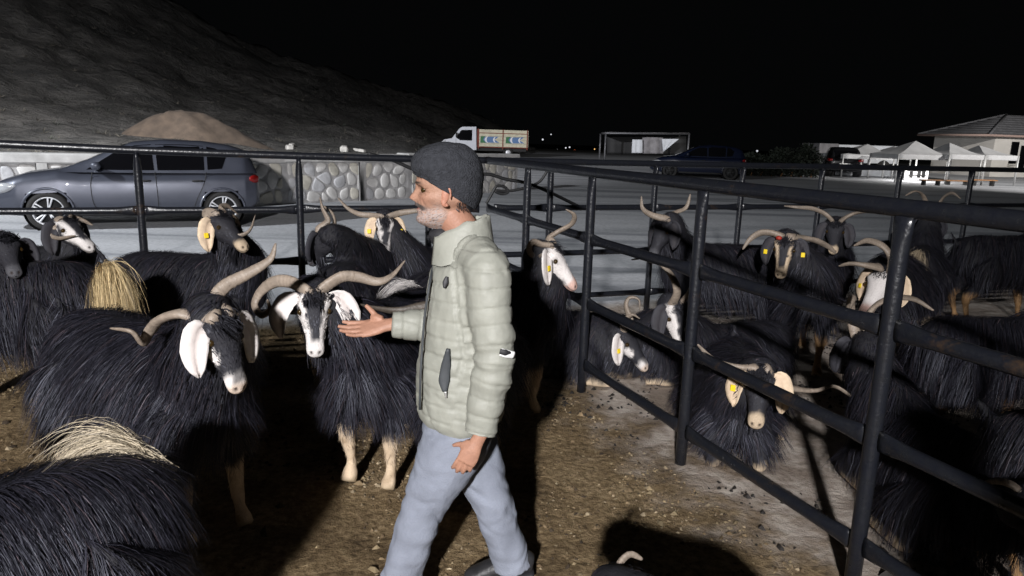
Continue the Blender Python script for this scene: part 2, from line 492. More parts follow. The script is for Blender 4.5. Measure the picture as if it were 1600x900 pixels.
def chips(name, n, xr, yr, size, flat, mat, cond, label, cat, seed, cols=None, z0=0.004):
    """loose litter: small irregular six-sided lumps joined as stuff"""
    r = np.random.default_rng(seed)
    x = r.uniform(*xr, n); y = yr[0] + (yr[1] - yr[0]) * r.uniform(0, 1, n) ** 1.4
    k = cond(x, y); x, y = x[k], y[k]; n = len(x)
    s = size * np.exp(r.normal(0, .45, n)); a = r.uniform(0, 6.28, n); el = r.uniform(.5, 1, n)
    base = np.array([(1, 0, 0), (.3, .9, .1), (-.8, .6, 0), (-.9, -.5, .05), (.2, -.95, 0), (.15, .05, 1), (-.3, -.1, .8)])
    F0 = np.array([[0, 1, 5], [1, 2, 5], [2, 6, 5], [2, 3, 6], [3, 4, 6], [4, 0, 5], [4, 5, 6]])
    B = base[None] * (1 + .25 * r.normal(size=(n, 7, 1)))
    B[:, :, 1] *= el[:, None]; B[:, :, 2] *= flat
    c, sn = np.cos(a)[:, None], np.sin(a)[:, None]
    V = np.stack([(B[:, :, 0] * c - B[:, :, 1] * sn) * s[:, None] + x[:, None], (B[:, :, 0] * sn + B[:, :, 1] * c) * s[:, None] + y[:, None], B[:, :, 2] * s[:, None] - z0 + gh(x, y)[:, None]], -1).reshape(-1, 3)
    F = (F0[None] + 7 * np.arange(n)[:, None, None]).reshape(-1, 3)
    vc = None
    if cols is not None:
        q = np.asarray(cols)[r.integers(0, len(cols), n)] * r.uniform(.6, 1.3, (n, 1)); vc = np.repeat(q, 7, 0)
    o = mk(name, (V, F), mat, cols=vc, smooth=False); tag(o, label, cat, kind='stuff'); return o

MAT['litter'] = cmat('ground_litter', rough=.9, spec=.2, var=.2)
MAT['dropping'] = pmat('goat_dropping', (.012, .009, .007), rough=.75)
chips('ground_litter', 30000, (-4.4, 1.6), (1.7, 6.6), .0072, .75, MAT['litter'], lambda x, y: (side_of_divider(x, y) < -.1) & (beyond_back(x, y) < .15),
      'brown gravelly litter and straw bits trodden into the pen floor', 'litter', 3,
      cols=[(.18, .13, .075), (.10, .07, .04), (.22, .17, .10), (.05, .037, .025), (.27, .215, .14)], z0=.010)
_drn = np.random.default_rng(5)
chips('goat_droppings', 9000, (-.2, 6.0), (1.9, 7.8), .0105, .8, MAT['dropping'],
      lambda x, y: (side_of_divider(x, y) > -.45) & (beyond_back(x, y) < 0) & (fbm(np.stack([x, y, 0 * x], 1), .9, 3, 9) > .12),
      'black goat droppings scattered over the pale pen floor', 'droppings', 8, z0=.006)

# ================================================================== hill behind the road
SKY_U = [-2600, -1200, -600, -200, 0, 150, 270, 310, 350, 430, 530, 620, 700, 750, 785, 815, 840]
SKY_V = [-250, -330, -330, -210, -120, -55, 0, 25, 50, 82, 115, 140, 160, 180, 200, 222, 240]
WALL_PTS = [np.array([-20.0, 8.6]), np.array([-11.5, 12.6]), gz(300, 330)[:2], gz(438, 321)[:2], gz(631, 313)[:2], gz(800, 303)[:2]]
WALL_H = 1.12

def hill_material():
    m, nt, b = new_mat('dark_scrub_hillside')
    N = nt.nodes; Lk = nt.links; geo = N.new('ShaderNodeNewGeometry')
    def noise(s, d=8):
        n = N.new('ShaderNodeTexNoise'); n.inputs['Scale'].default_value = s; n.inputs['Detail'].default_value = d; n.inputs['Roughness'].default_value = .65
        Lk.new(geo.outputs['Position'], n.inputs['Vector']); return n
    a = noise(.9); c = noise(.16); r = N.new('ShaderNodeValToRGB')
    r.color_ramp.elements[0].position = .38; r.color_ramp.elements[0].color = (.038, .038, .037, 1)
    r.color_ramp.elements[1].position = .66; r.color_ramp.elements[1].color = (.125, .118, .110, 1)
    mx = N.new('ShaderNodeMath'); mx.operation = 'ADD'; h = N.new('ShaderNodeMath'); h.operation = 'MULTIPLY'; h.inputs[1].default_value = .5
    h2 = N.new('ShaderNodeMath'); h2.operation = 'MULTIPLY'; h2.inputs[1].default_value = .5
    Lk.new(a.outputs['Fac'], h.inputs[0]); Lk.new(c.outputs['Fac'], h2.inputs[0]); Lk.new(h.outputs[0], mx.inputs[0]); Lk.new(h2.outputs[0], mx.inputs[1])
    Lk.new(mx.outputs[0], r.inputs['Fac']); Lk.new(r.outputs['Color'], b.inputs['Base Color'])
    b.inputs['Roughness'].default_value = .95; b.inputs['Specular IOR Level'].default_value = .1
    bp = N.new('ShaderNodeBump'); bp.inputs['Strength'].default_value = .9; bp.inputs['Distance'].default_value = .35
    Lk.new(noise(1.7).outputs['Fac'], bp.inputs['Height']); Lk.new(bp.outputs['Normal'], b.inputs['Normal'])
    return m

def wall_dist(az):
    """distance along azimuth direction (x/y slope) at which the wall line is met"""
    d = nz(np.array([az, 1.0])); best = None
    for p, q in zip(WALL_PTS[:-1], WALL_PTS[1:]):
        e = q - p; den = d[0] * e[1] - d[1] * e[0]
        if abs(den) < 1e-9: continue
        t = (p[0] * e[1] - p[1] * e[0]) / den
        s = (p[0] * d[1] - p[1] * d[0]) / den
        if t > 0 and -.02 <= s <= 1.02: best = t if best is None else min(best, t)
    return best

def build_hill():
    us = np.concatenate([np.arange(-2600, -400, 100), np.arange(-400, 841, 12)])
    rows = np.concatenate([np.linspace(0, 1, 60), [1.15, 1.4, 1.8, 2.4]])
    V = []
    for u in us:
        v = np.interp(u, SKY_U, SKY_V); d = ray(u, v)
        hd = d[:2] / np.linalg.norm(d[:2]); slope = d[2] / np.linalg.norm(d[:2])
        w = wall_dist(d[0] / d[1]) if d[1] > 0 else None
        d0 = (w + .34) if w is not None else 24.0
        d0 = min(d0, 25.0)
        if u > 640: d0 = np.interp(u, [640, 800, 840], [d0, 46, 60])
        d1 = np.interp(u, [-2600, 0, 500, 840], [70, 78, 88, 120])
        z0 = .95 if u < 640 else np.interp(u, [640, 760, 840], [.95, .42, .40])
        z1 = CAM_H + slope * d1
        for t in rows:
            if t <= 1:
                dd = d0 + (d1 - d0) * t
                z = z0 + (z1 - z0) * (t ** 1.9)
            else:
                dd = d1 + (t - 1) * 40; z = z1 - (t - 1) * 14
            V.append((hd[0] * dd, hd[1] * dd, z))
    V = np.array(V); nr = len(rows); nu = len(us)
    amp = np.tile(np.clip(rows, 0, .55) * 1.5, nu)
    V[:, 2] += amp * fbm(V, .06, 4, 21) * np.tile((np.abs(rows - 1) > .04), nu) + amp * .35 * fbm(V, .35, 2, 22)
    i = (np.arange(nu - 1)[:, None] * nr + np.arange(nr - 1)[None, :]).ravel()
    F = np.stack([i, i + nr, i + nr + 1, i + 1], 1)
    o = mk('hill', (V, F), hill_material()); tag(o, kind='structure')
    # low scrub scattered over the slope
    r = np.random.default_rng(4); n = 4500
    ci = r.integers(18, nu - 1, n); ti = (r.uniform(0, 1, n) ** 1.3 * 57).astype(int) + 1
    P = V[ci * nr + ti] + r.normal(0, .4, (n, 3)) * [1, 1, 0]
    k = 9
    dirs = nz(r.normal(size=(n, k, 3)) * [1, 1, .5] + [0, 0, .7]); L = (.04 + .12 * r.uniform(0, 1, (n, 1, 1)) ** 2) * r.uniform(.6, 1.2, (n, k, 1))
    a = P[:, None] - [0, 0, .1]; tip = a + dirs * (L + .1); s = nz(np.cross(dirs, r.normal(size=(n, k, 3)))) * L * .10
    mid = a + dirs * L * .55
    Vv = np.stack([np.broadcast_to(a, tip.shape), mid + s, tip, mid - s], 2).reshape(-1, 3)
    Ff = np.arange(len(Vv)).reshape(-1, 4)
    c = np.repeat(np.array([(.04, .041, .034), (.07, .064, .053), (.028, .03, .026)])[r.integers(0, 3, n)], k * 4, 0)
    o = mk('hillside_scrub', (Vv, Ff), cmat('dry_scrub', rough=.9, spec=.1), cols=c, smooth=False)
    tag(o, 'low dry scrub growing over the dark hillside', 'scrub', kind='stuff')
    # pale rubble blocks at the foot of the slope
    for q, (u, v, dep, sz) in enumerate([(455, 196, 27, .30), (452, 213, 26, .42), (538, 222, 25, .46), (566, 222, 25, .28), (557, 217, 25.5, .25)]):
        p = gy(u, v, dep)
        # nearest slope vertex keeps it on the ground
        j = np.argmin(((V[:, :2] - p[:2]) ** 2).sum(1)); p[2] = V[j, 2] + sz * .12
        a = r.uniform(0, 3); ax = [(math.cos(a), math.sin(a), .1), (-math.sin(a), math.cos(a), .15), (0, 0, 1)]
        bv, bf = box(p, (sz, sz * .6, sz * .5), ax, bevel=sz * .12)
        bv = bv + .03 * sz * np.stack([fbm(bv, 2, 2, q), fbm(bv, 2, 2, q + 9), fbm(bv, 2, 2, q + 19)], 1)
        o = mk('rubble_block', (bv, bf), MAT['rubble'], smooth=False)
        tag(o, ['small grey block higher up the foot of the slope', 'pale block above the wall, left of two others', 'largest pale block lying just above the stone wall', 'small pale block beside the largest one above the wall', 'smallest pale chunk behind the largest block above the wall'][q].replace(', left of two others', ' set apart from the rest'), 'rubble', 'rubble blocks at the foot of the slope')
MAT['rubble'] = pmat('pale_rubble', (.30, .29, .27), rough=.9, var=.3, vscale=6, bump=.5)
build_hill()

def build_mound():
    c = gy(272, 222, 24.5); zb = 1.15
    n, m = 40, 16; V = []
    for i in range(m):
        t = i / (m - 1)
        for j in range(n):
            a = 2 * math.pi * j / n
            rr = t * (2.9 + .5 * math.sin(2 * a + 1) + .3 * math.sin(5 * a))
            z = zb - .25 + 1.42 * (math.cos(min(1, t) * math.pi) * .5 + .5) ** .85
            V.append((c[0] + rr * math.cos(a) * 1.05, c[1] + rr * math.sin(a) * .8 + .6, z))
    V = np.array(V); V[:, 2] += .07 * fbm(V, .5, 4, 3) + .05 * fbm(V, 1.7, 3, 4)
    F = [[i * n + j, i * n + (j + 1) % n, (i + 1) * n + (j + 1) % n, (i + 1) * n + j] for i in range(m - 1) for j in range(n)]
    o = mk('soil_mound', (V, F), pmat('red_brown_soil', (.068, .049, .035), rough=.95, var=.4, vscale=3, bump=.9, bscale=9))
    tag(o, 'heap of reddish brown soil tipped behind the stone wall', 'soil heap')
build_mound()

# ================================================================== stone wall along the road
MAT['mortar'] = pmat('wall_mortar', (.46, .45, .45), rough=.95, var=.35, vscale=5, bump=.8, bscale=40)
MAT['cap'] = pmat('wall_cap_concrete', (.60, .59, .58), rough=.9, var=.28, vscale=3, bump=.5, bscale=25)
MAT['stone'] = pmat('wall_stone_pale', (.64, .625, .61), rough=.88, var=.28, vscale=4, bump=.6, bscale=30)
MAT['stone2'] = pmat('wall_stone_tan', (.60, .57, .50), rough=.88, var=.3, vscale=4, bump=.6, bscale=30)
MAT['stone3'] = pmat('wall_stone_grey', (.56, .56, .58), rough=.88, var=.3, vscale=4, bump=.6, bscale=30)

def clip_poly(poly, nrm, c):
    out = []
    for i in range(len(poly)):
        a, b = poly[i], poly[(i + 1) % len(poly)]
        da, db = a @ nrm - c, b @ nrm - c
        if da <= 0: out.append(a)
        if (da < 0 < db) or (db < 0 < da): out.append(a + (b - a) * da / (da - db))
    return out

def build_stone_wall():
    root = empty('stone_wall', (*WALL_PTS[3], float(gh(*WALL_PTS[3]))), 'roadside wall of pale field stones with a concrete cap behind the parked hatchback', 'wall')
    r = np.random.default_rng(17)
    P = [np.array([*p, float(gh(p[0], p[1])) - .1]) for p in WALL_PTS]
    core, caps = [], []
    for a, b in zip(P[:-1], P[1:]):
        t = nz((b - a) * [1, 1, 0]); n = np.array([t[1], -t[0], 0])    # towards the road
        L = np.linalg.norm((b - a)[:2])
        ax = [t, n, np.array([0, 0, 1.])]
        mid = (a + b) / 2
        core.append(box(mid + [0, 0, WALL_H / 2], (L + .05, .36, WALL_H), ax))
        caps.append(box(mid + [0, 0, WALL_H + .05], (L + .12, .52, .2), ax, bevel=.03))
        if L > 9 and a is P[0]: continue
        # stones laid out as jittered cells on the face
        s0 = 0.0
        bay = 0
        while s0 < L - .3:
            bw = min(r.uniform(2.0, 2.7), L - s0)
            rows, colsn = 3, max(2, int(bw / .29))
            pts = []
            for i in range(rows):
                for j in range(colsn):
                    pts.append(((j + .5 + (.3 if i % 2 else -.1)) * bw / colsn + r.uniform(-.13, .13), .14 + (i + .5) * (WALL_H - .16) / rows + r.uniform(-.11, .11)))
            pts = np.array(pts)
            for i, c in enumerate(pts):
                poly = [np.array(q) for q in ((.12, .12), (bw - .05, .12), (bw - .05, WALL_H - .03), (.12, WALL_H - .03))]
                for j, d in enumerate(pts):
                    if i != j and len(poly) > 2 and np.linalg.norm(c - d) < 1.2:
                        nn = d - c; poly = clip_poly(poly, nn, nn @ (c + d) / 2)
                if len(poly) < 3: continue
                poly = np.array(poly); ce = poly.mean(0)
                for _ in range(1 + (r.uniform() < .35)):
                    nx = np.roll(poly, -1, 0); poly = np.stack([poly * .75 + nx * .25, poly * .25 + nx * .75], 1).reshape(-1, 2)
                poly = poly[::2] if len(poly) > 16 else poly
                poly = ce + (poly - ce) * r.uniform(.80, .95)
                h = r.uniform(.012, .035); k = len(poly)
                rings = [(1.0, .17), (.97, .18 + h * .7), (.75, .18 + h)]
                V = []
                for sc, off in rings:
                    for q in ce + (poly - ce) * sc: V.append(a + t * (s0 + q[0]) + n * off + np.array([0, 0, q[1]]))
                V.append(a + t * (s0 + ce[0]) + n * (.18 + h * 1.05) + np.array([0, 0, ce[1]]))
                F = [[q * k + e, q * k + (e + 1) % k, (q + 1) * k + (e + 1) % k, (q + 1) * k + e] for q in range(2) for e in range(k)]
                F += [[2 * k + e, 2 * k + (e + 1) % k, 3 * k] for e in range(k)]
                mk('stone', (V, F), MAT[('stone', 'stone', 'stone2', 'stone3')[r.integers(0, 4)]], root)
            if s0 + bw < L - .3:      # a pale upright concrete strip closes each bay
                mk('pilaster', box(a + t * (s0 + bw + .02) + n * .2 + np.array([0, 0, WALL_H / 2 + .04]), (.2, .1, WALL_H - .1), ax, bevel=.02), MAT['cap'], root)
            s0 += bw
    mk('mortar_core', join(*core), MAT['mortar'], root, smooth=False)
    mk('concrete_cap', join(*caps), MAT['cap'], root, smooth=False)
build_stone_wall()

# ================================================================== pen fences of black steel tube
RAIL_Z = [1.519, 1.077, .635, .193]

def flat_rail(a, b, r=.023, n=10):
    """tube pinched flat where it is welded to the posts"""
    L = np.linalg.norm(b - a); s = np.concatenate([[0, .03, .06, .10, .15], np.linspace(.2, L - .2, 5), [L - .15, L - .10, L - .06, L - .03, L]])
    t = nz(b - a); P = a + t * s[:, None]
    e = np.clip(1 - np.minimum(s, L - s) / .15, 0, 1); e = e * e * (3 - 2 * e)
    up = np.cross(np.cross(t, [0, 0, 1]), t)
    return tube(P, r * (1 - .62 * e), r * (1 + .45 * e), n=n, up=up)

def post(x, y, top, r=.031):
    z = np.array([-.03, .3, .8, top - .16, top - .10, top - .05, top - .01])
    rr = np.array([1, 1, 1, 1, .9, .7, .55]) * r
    return tube(np.stack([np.full(7, x), np.full(7, y), z], 1), rr, np.array([1, 1, 1, 1, 1.1, 1.3, 1.42]) * r, n=12, up=(DIV_DIR[0], DIV_DIR[1], 0))

def fence(name, pts, label, r=.028, rt=.031, group='black tube fences round the goat pens', ends=(0.0, 0.0), rise=None, bare=()):
    rise = rise or [0] * len(pts)
    root = empty(name, (pts[0][0], pts[0][1], 0), label, 'fence', group)
    rr = np.random.default_rng(int(abs(pts[0][0]) * 100))
    P = [np.array([p[0], p[1], 0.0]) for p in pts]
    for i, (p, q) in enumerate(zip(P, rise)):
        if i not in bare: mk('post', post(p[0], p[1], RAIL_Z[0] - .01 + q), MAT['rail'], root)
    t0 = nz(P[1] - P[0]); t1 = nz(P[-1] - P[-2])
    a = P[0] - t0 * ends[0] + [0, 0, RAIL_Z[0] + rise[0]]; b = P[-1] + t1 * ends[1] + [0, 0, RAIL_Z[0]]
    top = spline([a] + [p + [0, 0, RAIL_Z[0] + q + rr.uniform(-.003, .003)] for p, q in zip(P[1:-1], rise[1:-1])] + [b], 8 * len(P))
    mk('top_rail', tube(top, rt, n=14), MAT['rail'], root)
    for p, q in zip(P[:-1], P[1:]):
        t = nz(q - p)
        for z in RAIL_Z[1:]:
            dz = np.array([0, 0, z + rr.uniform(-.004, .004)])
            rl = mk('rail', flat_rail(p + t * .03 + dz, q - t * .03 + dz, r), MAT['rail'], root)
    for p in [p for i, p in enumerate(P) if i not in bare]:   # weld beads
        for z in RAIL_Z[1:3]:
            for s in (-1, 1):
                mk('weld', ball(p + nz(P[1] - P[0]) * s * .036 + np.array([0, 0, z]), (.012, .012, .028), 8, 6), MAT['weld'], root)
    return root

def on_back(x): return np.array([x, BACK_A[1] + (x - BACK_A[0]) * .372])
def on_div(k): return DIV_A + DIV_DIR * k
fence('pen_fence', [on_back(x) for x in (-5.3, -4.1, -2.97, -1.83, -.78, -.30)], 'black tube fence of the goat pen on the parked hatchback side', ends=(0, .03), rise=[.085, .06, .03, .005, 0, 0], bare=(5,))
fence('pen_fence', [on_back(x) for x in (-.22, .34, 1.42, 2.42, 3.42, 4.5, 5.6, 6.7, 7.8)], 'black tube fence with thin posts closing the far pen towards the tents', bare=(0,))
fence('pen_fence', [on_div(k) for k in (-2.36, -1.18, 0.0, 1.17, 2.36, 3.45, 4.42)], 'thick black fence dividing the two goat pens beside the man', r=.030, rt=.034, ends=(0, .0), bare=(6,))

# ================================================================== goats
BLACK = np.array([.0150, .0148, .0180]); CREAM = np.array([.56, .44, .31]); WHITE = np.array([.62, .585, .565]); TAN = np.array([.42, .25, .12])
PINK = np.array([.50, .33, .28]); GREY = np.array([.09, .09, .10]); BLOND = np.array([.55, .425, .235]); HORNC = np.array([.285, .232, .185]); HORND = np.array([.17, .13, .10])

def strands(roots, normals, d0, length, width, cols, seg=3, gravity=.30, lift=.10, clump=14, clump_w=.75, curl=.12, seed=0, floor=0.008, tipdark=1.0):
    """hair as narrow tapering ribbons; returns verts, quads, colours"""
    r = np.random.default_rng(seed); N = len(roots)
    if N == 0: return np.zeros((0, 3)), np.zeros((0, 4), int), np.zeros((0, 3))
    g = np.array([0, 0, -1.0])
    d = nz(d0 + r.normal(0, curl, (N, 3)))
    P = [roots.copy()]; step = (length / seg)[:, None]
    for k in range(seg):
        d = nz(d * (1 - gravity) + g * gravity + normals * lift * (1 - k / seg) + r.normal(0, curl * .35, (N, 3)))
        q = P[-1] + d * step
        q[:, 2] = np.maximum(q[:, 2], floor)
        P.append(q)
    P = np.stack(P, 1)                                   # N, seg+1, 3
    if clump > 1 and N > clump * 3:
        gi = r.choice(N, max(3, N // clump), replace=False)
        near = np.empty(N, int)
        for s in range(0, N, 2000):
            dd = ((roots[s:s + 2000, None] - roots[None, gi]) ** 2).sum(-1); near[s:s + 2000] = gi[dd.argmin(1)]
        w = (np.linspace(0, 1, seg + 1) ** 1.3 * clump_w)[None, :, None] * r.uniform(.5, 1.0, (N, 1, 1))
        rel = P[near] - P[near][:, :1]
        target = P[near] + (P[:, :1] - P[near][:, :1]) * .18
        P = P * (1 - w) + target * w
    T = nz(np.gradient(P, axis=1))
    side = nz(np.cross(T, normals[:, None] + r.normal(0, .28, (N, 1, 3))))
    w = width[:, None] * (1 - np.linspace(0, 1, seg + 1)[None] ** 1.6 * .88)
    V = np.stack([P - side * w[:, :, None] / 2, P + side * w[:, :, None] / 2], 2).reshape(-1, 3)
    b = (np.arange(N) * (seg + 1) * 2)[:, None] + (np.arange(seg) * 2)[None, :]
    F = np.stack([b, b + 1, b + 3, b + 2], -1).reshape(-1, 4)
    C = np.repeat(cols, (seg + 1) * 2, 0)
    return V, F, C

def sample_surface(V, F, n, weight, rng):
    """area-weighted random points on a quad mesh; weight per vertex"""
    a, b, c, d = (V[F[:, k]] for k in range(4))
    nr = np.cross(c - a, d - b); area = np.linalg.norm(nr, axis=1) / 2
    w = area * weight[F].mean(1)
    if w.sum() <= 0: return np.zeros((0, 3)), np.zeros((0, 3)), np.zeros(0, int)
    f = rng.choice(len(F), n, p=w / w.sum())
    s, t = rng.uniform(0, 1, n)[:, None], rng.uniform(0, 1, n)[:, None]
    p = (a[f] * (1 - s) + b[f] * s) * (1 - t) + (d[f] * (1 - s) + c[f] * s) * t
    return p, nz(nr[f]), F[f, 0]

HEAD_ST = np.array([  # x, half width, top, bottom  (head length .27 from poll to nose)
    (-.075, .030, .010, -.050), (-.05, .052, .036, -.072), (0, .064, .056, -.090), (.05, .070, .062, -.098), (.085, .066, .055, -.096), (.12, .053, .041, -.086),
    (.165, .043, .027, -.073), (.205, .039, .016, -.065), (.24, .039, .008, -.062), (.262, .033, -.003, -.056), (.274, .020, -.014, -.046), (.278, .004, -.026, -.032)])

def head_mesh(kind, rng):
    """goat head in its own frame: x to the nose, y left, z up; returns V, F (quads), colours"""
    nv, nu = 34, 26
    S = spline(HEAD_ST, nv); S[:, 1] = np.maximum(S[:, 1], .003)
    a = np.linspace(0, 2 * np.pi, nu, endpoint=False)
    x = np.repeat(S[:, 0], nu); w = np.repeat(S[:, 1], nu); zt = np.repeat(S[:, 2], nu); zb = np.repeat(S[:, 3], nu); A = np.tile(a, nv)
    zc = (zt + zb) / 2; hh = (zt - zb) / 2
    ca, sa = np.cos(A), np.sin(A)
    taper = np.where(sa < 0, 1 - .35 * np.abs(sa), 1.0)          # jaw narrower than the brow
    y = w * np.sign(ca) * np.abs(ca) ** .85 * taper; z = zc + hh * np.sign(sa) * np.abs(sa) ** .85
    V = np.stack([x, y, z], 1)
    # brow ridge, eye hollow, nostrils, mouth groove
    def bump(cx, cy, cz, r, amt, out):
        for s in (-1, 1):
            d2 = ((V - [cx, cy * s, cz]) ** 2).sum(1) / r ** 2
            V[:] += np.exp(-d2)[:, None] * amt * np.array([out[0], out[1] * s, out[2]])
    bump(.055, .058, .040, .024, .010, (0, 1, .5)); bump(.082, .066, .012, .016, .007, (-.2, -1, 0)); bump(.268, .020, -.012, .010, .010, (-1, -.3, 0))
    bump(.10, .05, -.04, .03, .006, (0, 1, 0))
    i = (np.arange(nv - 1)[:, None] * nu); j = np.arange(nu)[None]; k = (j + 1) % nu
    F = np.stack([i + j, i + k, i + nu + k, i + nu + j], -1).reshape(-1, 4)
    X, Y, Z = x, np.abs(y), z
    n = fbm(V, 14, 2, int(rng.integers(0, 999))) * .012
    def sm(v, lo, hi): t = np.clip((v - lo) / (hi - lo), 0, 1); return t * t * (3 - 2 * t)
    c = np.tile(BLACK * 1.5, (len(V), 1))
    def paint(mask, col):
        nonlocal c
        c = c * (1 - mask[:, None]) + np.asarray(col) * mask[:, None]
    muzz = sm(X + n, .205, .235)
    if kind == 'stripe':
        ang = np.abs(Y - (.052 - .10 * np.clip(X - .05, 0, 1)))
        st = (1 - sm(ang + n, .010, .020)) * sm(Z + .5 * n, -.045, -.02) * sm(X, -.02, .02) * (1 - .0 * X)
        paint(st, WHITE); paint(muzz, WHITE * .92)
    elif kind == 'thin_stripe':
        ang = np.abs(Y - .044 + .06 * X)
        paint((1 - sm(ang + n, .006, .013)) * sm(Z, -.03, -.01) * sm(X, 0, .03), CREAM); paint(muzz, CREAM * .9)
    elif kind == 'white':
        paint(sm(X + n, -.01, .03) * sm(Z + 1.5 * n + .12 * X, -.040, -.022), WHITE); paint(muzz, PINK * 1.1)
    elif kind == 'cheek':
        pt = np.exp(-(((X - .125) / .042) ** 2 + ((Z + .018) / .030) ** 2)) * sm(Y, .018, .030)
        paint(sm(pt + n, .35, .55), WHITE); paint(sm(X + n, .195, .225) * (1 - sm(Z + n, .0, .012) * .75), WHITE); paint(sm(X, .235, .26) * .5, TAN)
    elif kind == 'pale_muzzle':
        paint(muzz, CREAM * .8)
    else:
        paint(muzz * .6, GREY)
    nost = np.exp(-((X - .268) ** 2 + (Y - .019) ** 2 + (Z + .014) ** 2) / .0065 ** 2); paint(np.clip(nost * 1.3, 0, 1), (.02, .012, .01))
    mouth = np.exp(-((Z + .043 - (X - .25) * .2) / .0035) ** 2) * sm(X, .185, .21) * (1 - sm(X, .272, .277)); paint(mouth * .85, (.03, .02, .02))
    lid = np.exp(-(((X - .082) / .016) ** 2 + ((Z - .014) / .010) ** 2)) * sm(Y, .04, .05); paint(np.clip(lid * 1.2, 0, 1), (.012, .010, .010))
    return V, F, c

def horn_mesh(pts, r0, n=72, flat=.62, tw=2.2, seed=0):
    P = spline(pts, n); t = np.linspace(0, 1, n)
    L = np.linalg.norm(np.diff(P, axis=0), axis=1).sum()
    s = t * L
    rr = r0 * (1 - t) ** .62 * .93 + .0035
    rib = np.maximum(0, np.sin(s * 2 * np.pi / .014 + 1.5 * np.sin(s * 30 + seed))) ** 2
    rr = rr * (1 + .05 * rib * (1 - t) ** .5)
    V, F = tube(P, rr, rr * flat, n=11, twist=t * tw, up=(.2, -.6, .8))
    base = np.repeat(rib, 11)[:, None]; tt = np.repeat(t, 11)[:, None]
    c = HORNC * (.84 + .2 * base) * (1 - .25 * tt ** 2)
    nse = fbm(V, 9, 3, seed)[:, None]
    c = c * (1 + .25 * nse) + np.clip(nse, 0, 1) * (HORND - HORNC) * .5
    return V, F, c

def ear_mesh(base, down, face, out, length, width, col, rng):
    """long hanging ear: a leaf with cupped edges and real thickness"""
    n, m = 12, 7
    t = np.linspace(0, 1, n); u = np.linspace(-1, 1, m)
    P = spline([base, base + out * length * .18 + down * length * .10, base + out * length * .30 + down * length * .50, base + out * length * .27 + down * length * .98], n)
    w = width * np.array(np.interp(t, [0, .12, .35, .65, .88, 1], [.34, .62, .98, 1.0, .66, .12]))
    T = nz(np.gradient(P, axis=0)); W = nz(np.cross(T, face)); Nn = nz(np.cross(W, T))
    top = P[:, None] + W[:, None] * (u[None, :, None] * w[:, None, None]) + Nn[:, None] * ((u ** 2)[None, :, None] * w[:, None, None] * .16 + .006 * np.sin(5 * u)[None, :, None])
    bot = top - Nn[:, None] * .006
    V = np.concatenate([top.reshape(-1, 3), bot.reshape(-1, 3)]); o = n * m
    F = []
    for i in range(n - 1):
        for j in range(m - 1):
            a = i * m + j; F.append([a, a + 1, a + m + 1, a + m]); F.append([o + a, o + a + m, o + a + m + 1, o + a + 1])
        for j, q in ((0, 1), (m - 1, 0)):
            a = i * m + j; F.append([a, a + m, o + a + m, o + a] if q else [a, o + a, o + a + m, a + m])
    for i in (0, n - 1):
        for j in range(m - 1):
            a = i * m + j; F.append([a, o + a, o + a + 1, a + 1] if i == 0 else [a, a + 1, o + a + 1, o + a])
    c = np.tile(col, (len(V), 1)) * (1 + .18 * fbm(V, 12, 3, int(rng.integers(0, 999))))[:, None]
    cen = np.exp(-(np.tile(u, n) / .55) ** 2); cen = np.concatenate([cen, 0 * cen])[:, None]
    c = c * (1 - .22 * cen) + PINK * .22 * cen * c.mean() / .6
    return V, F, c, P

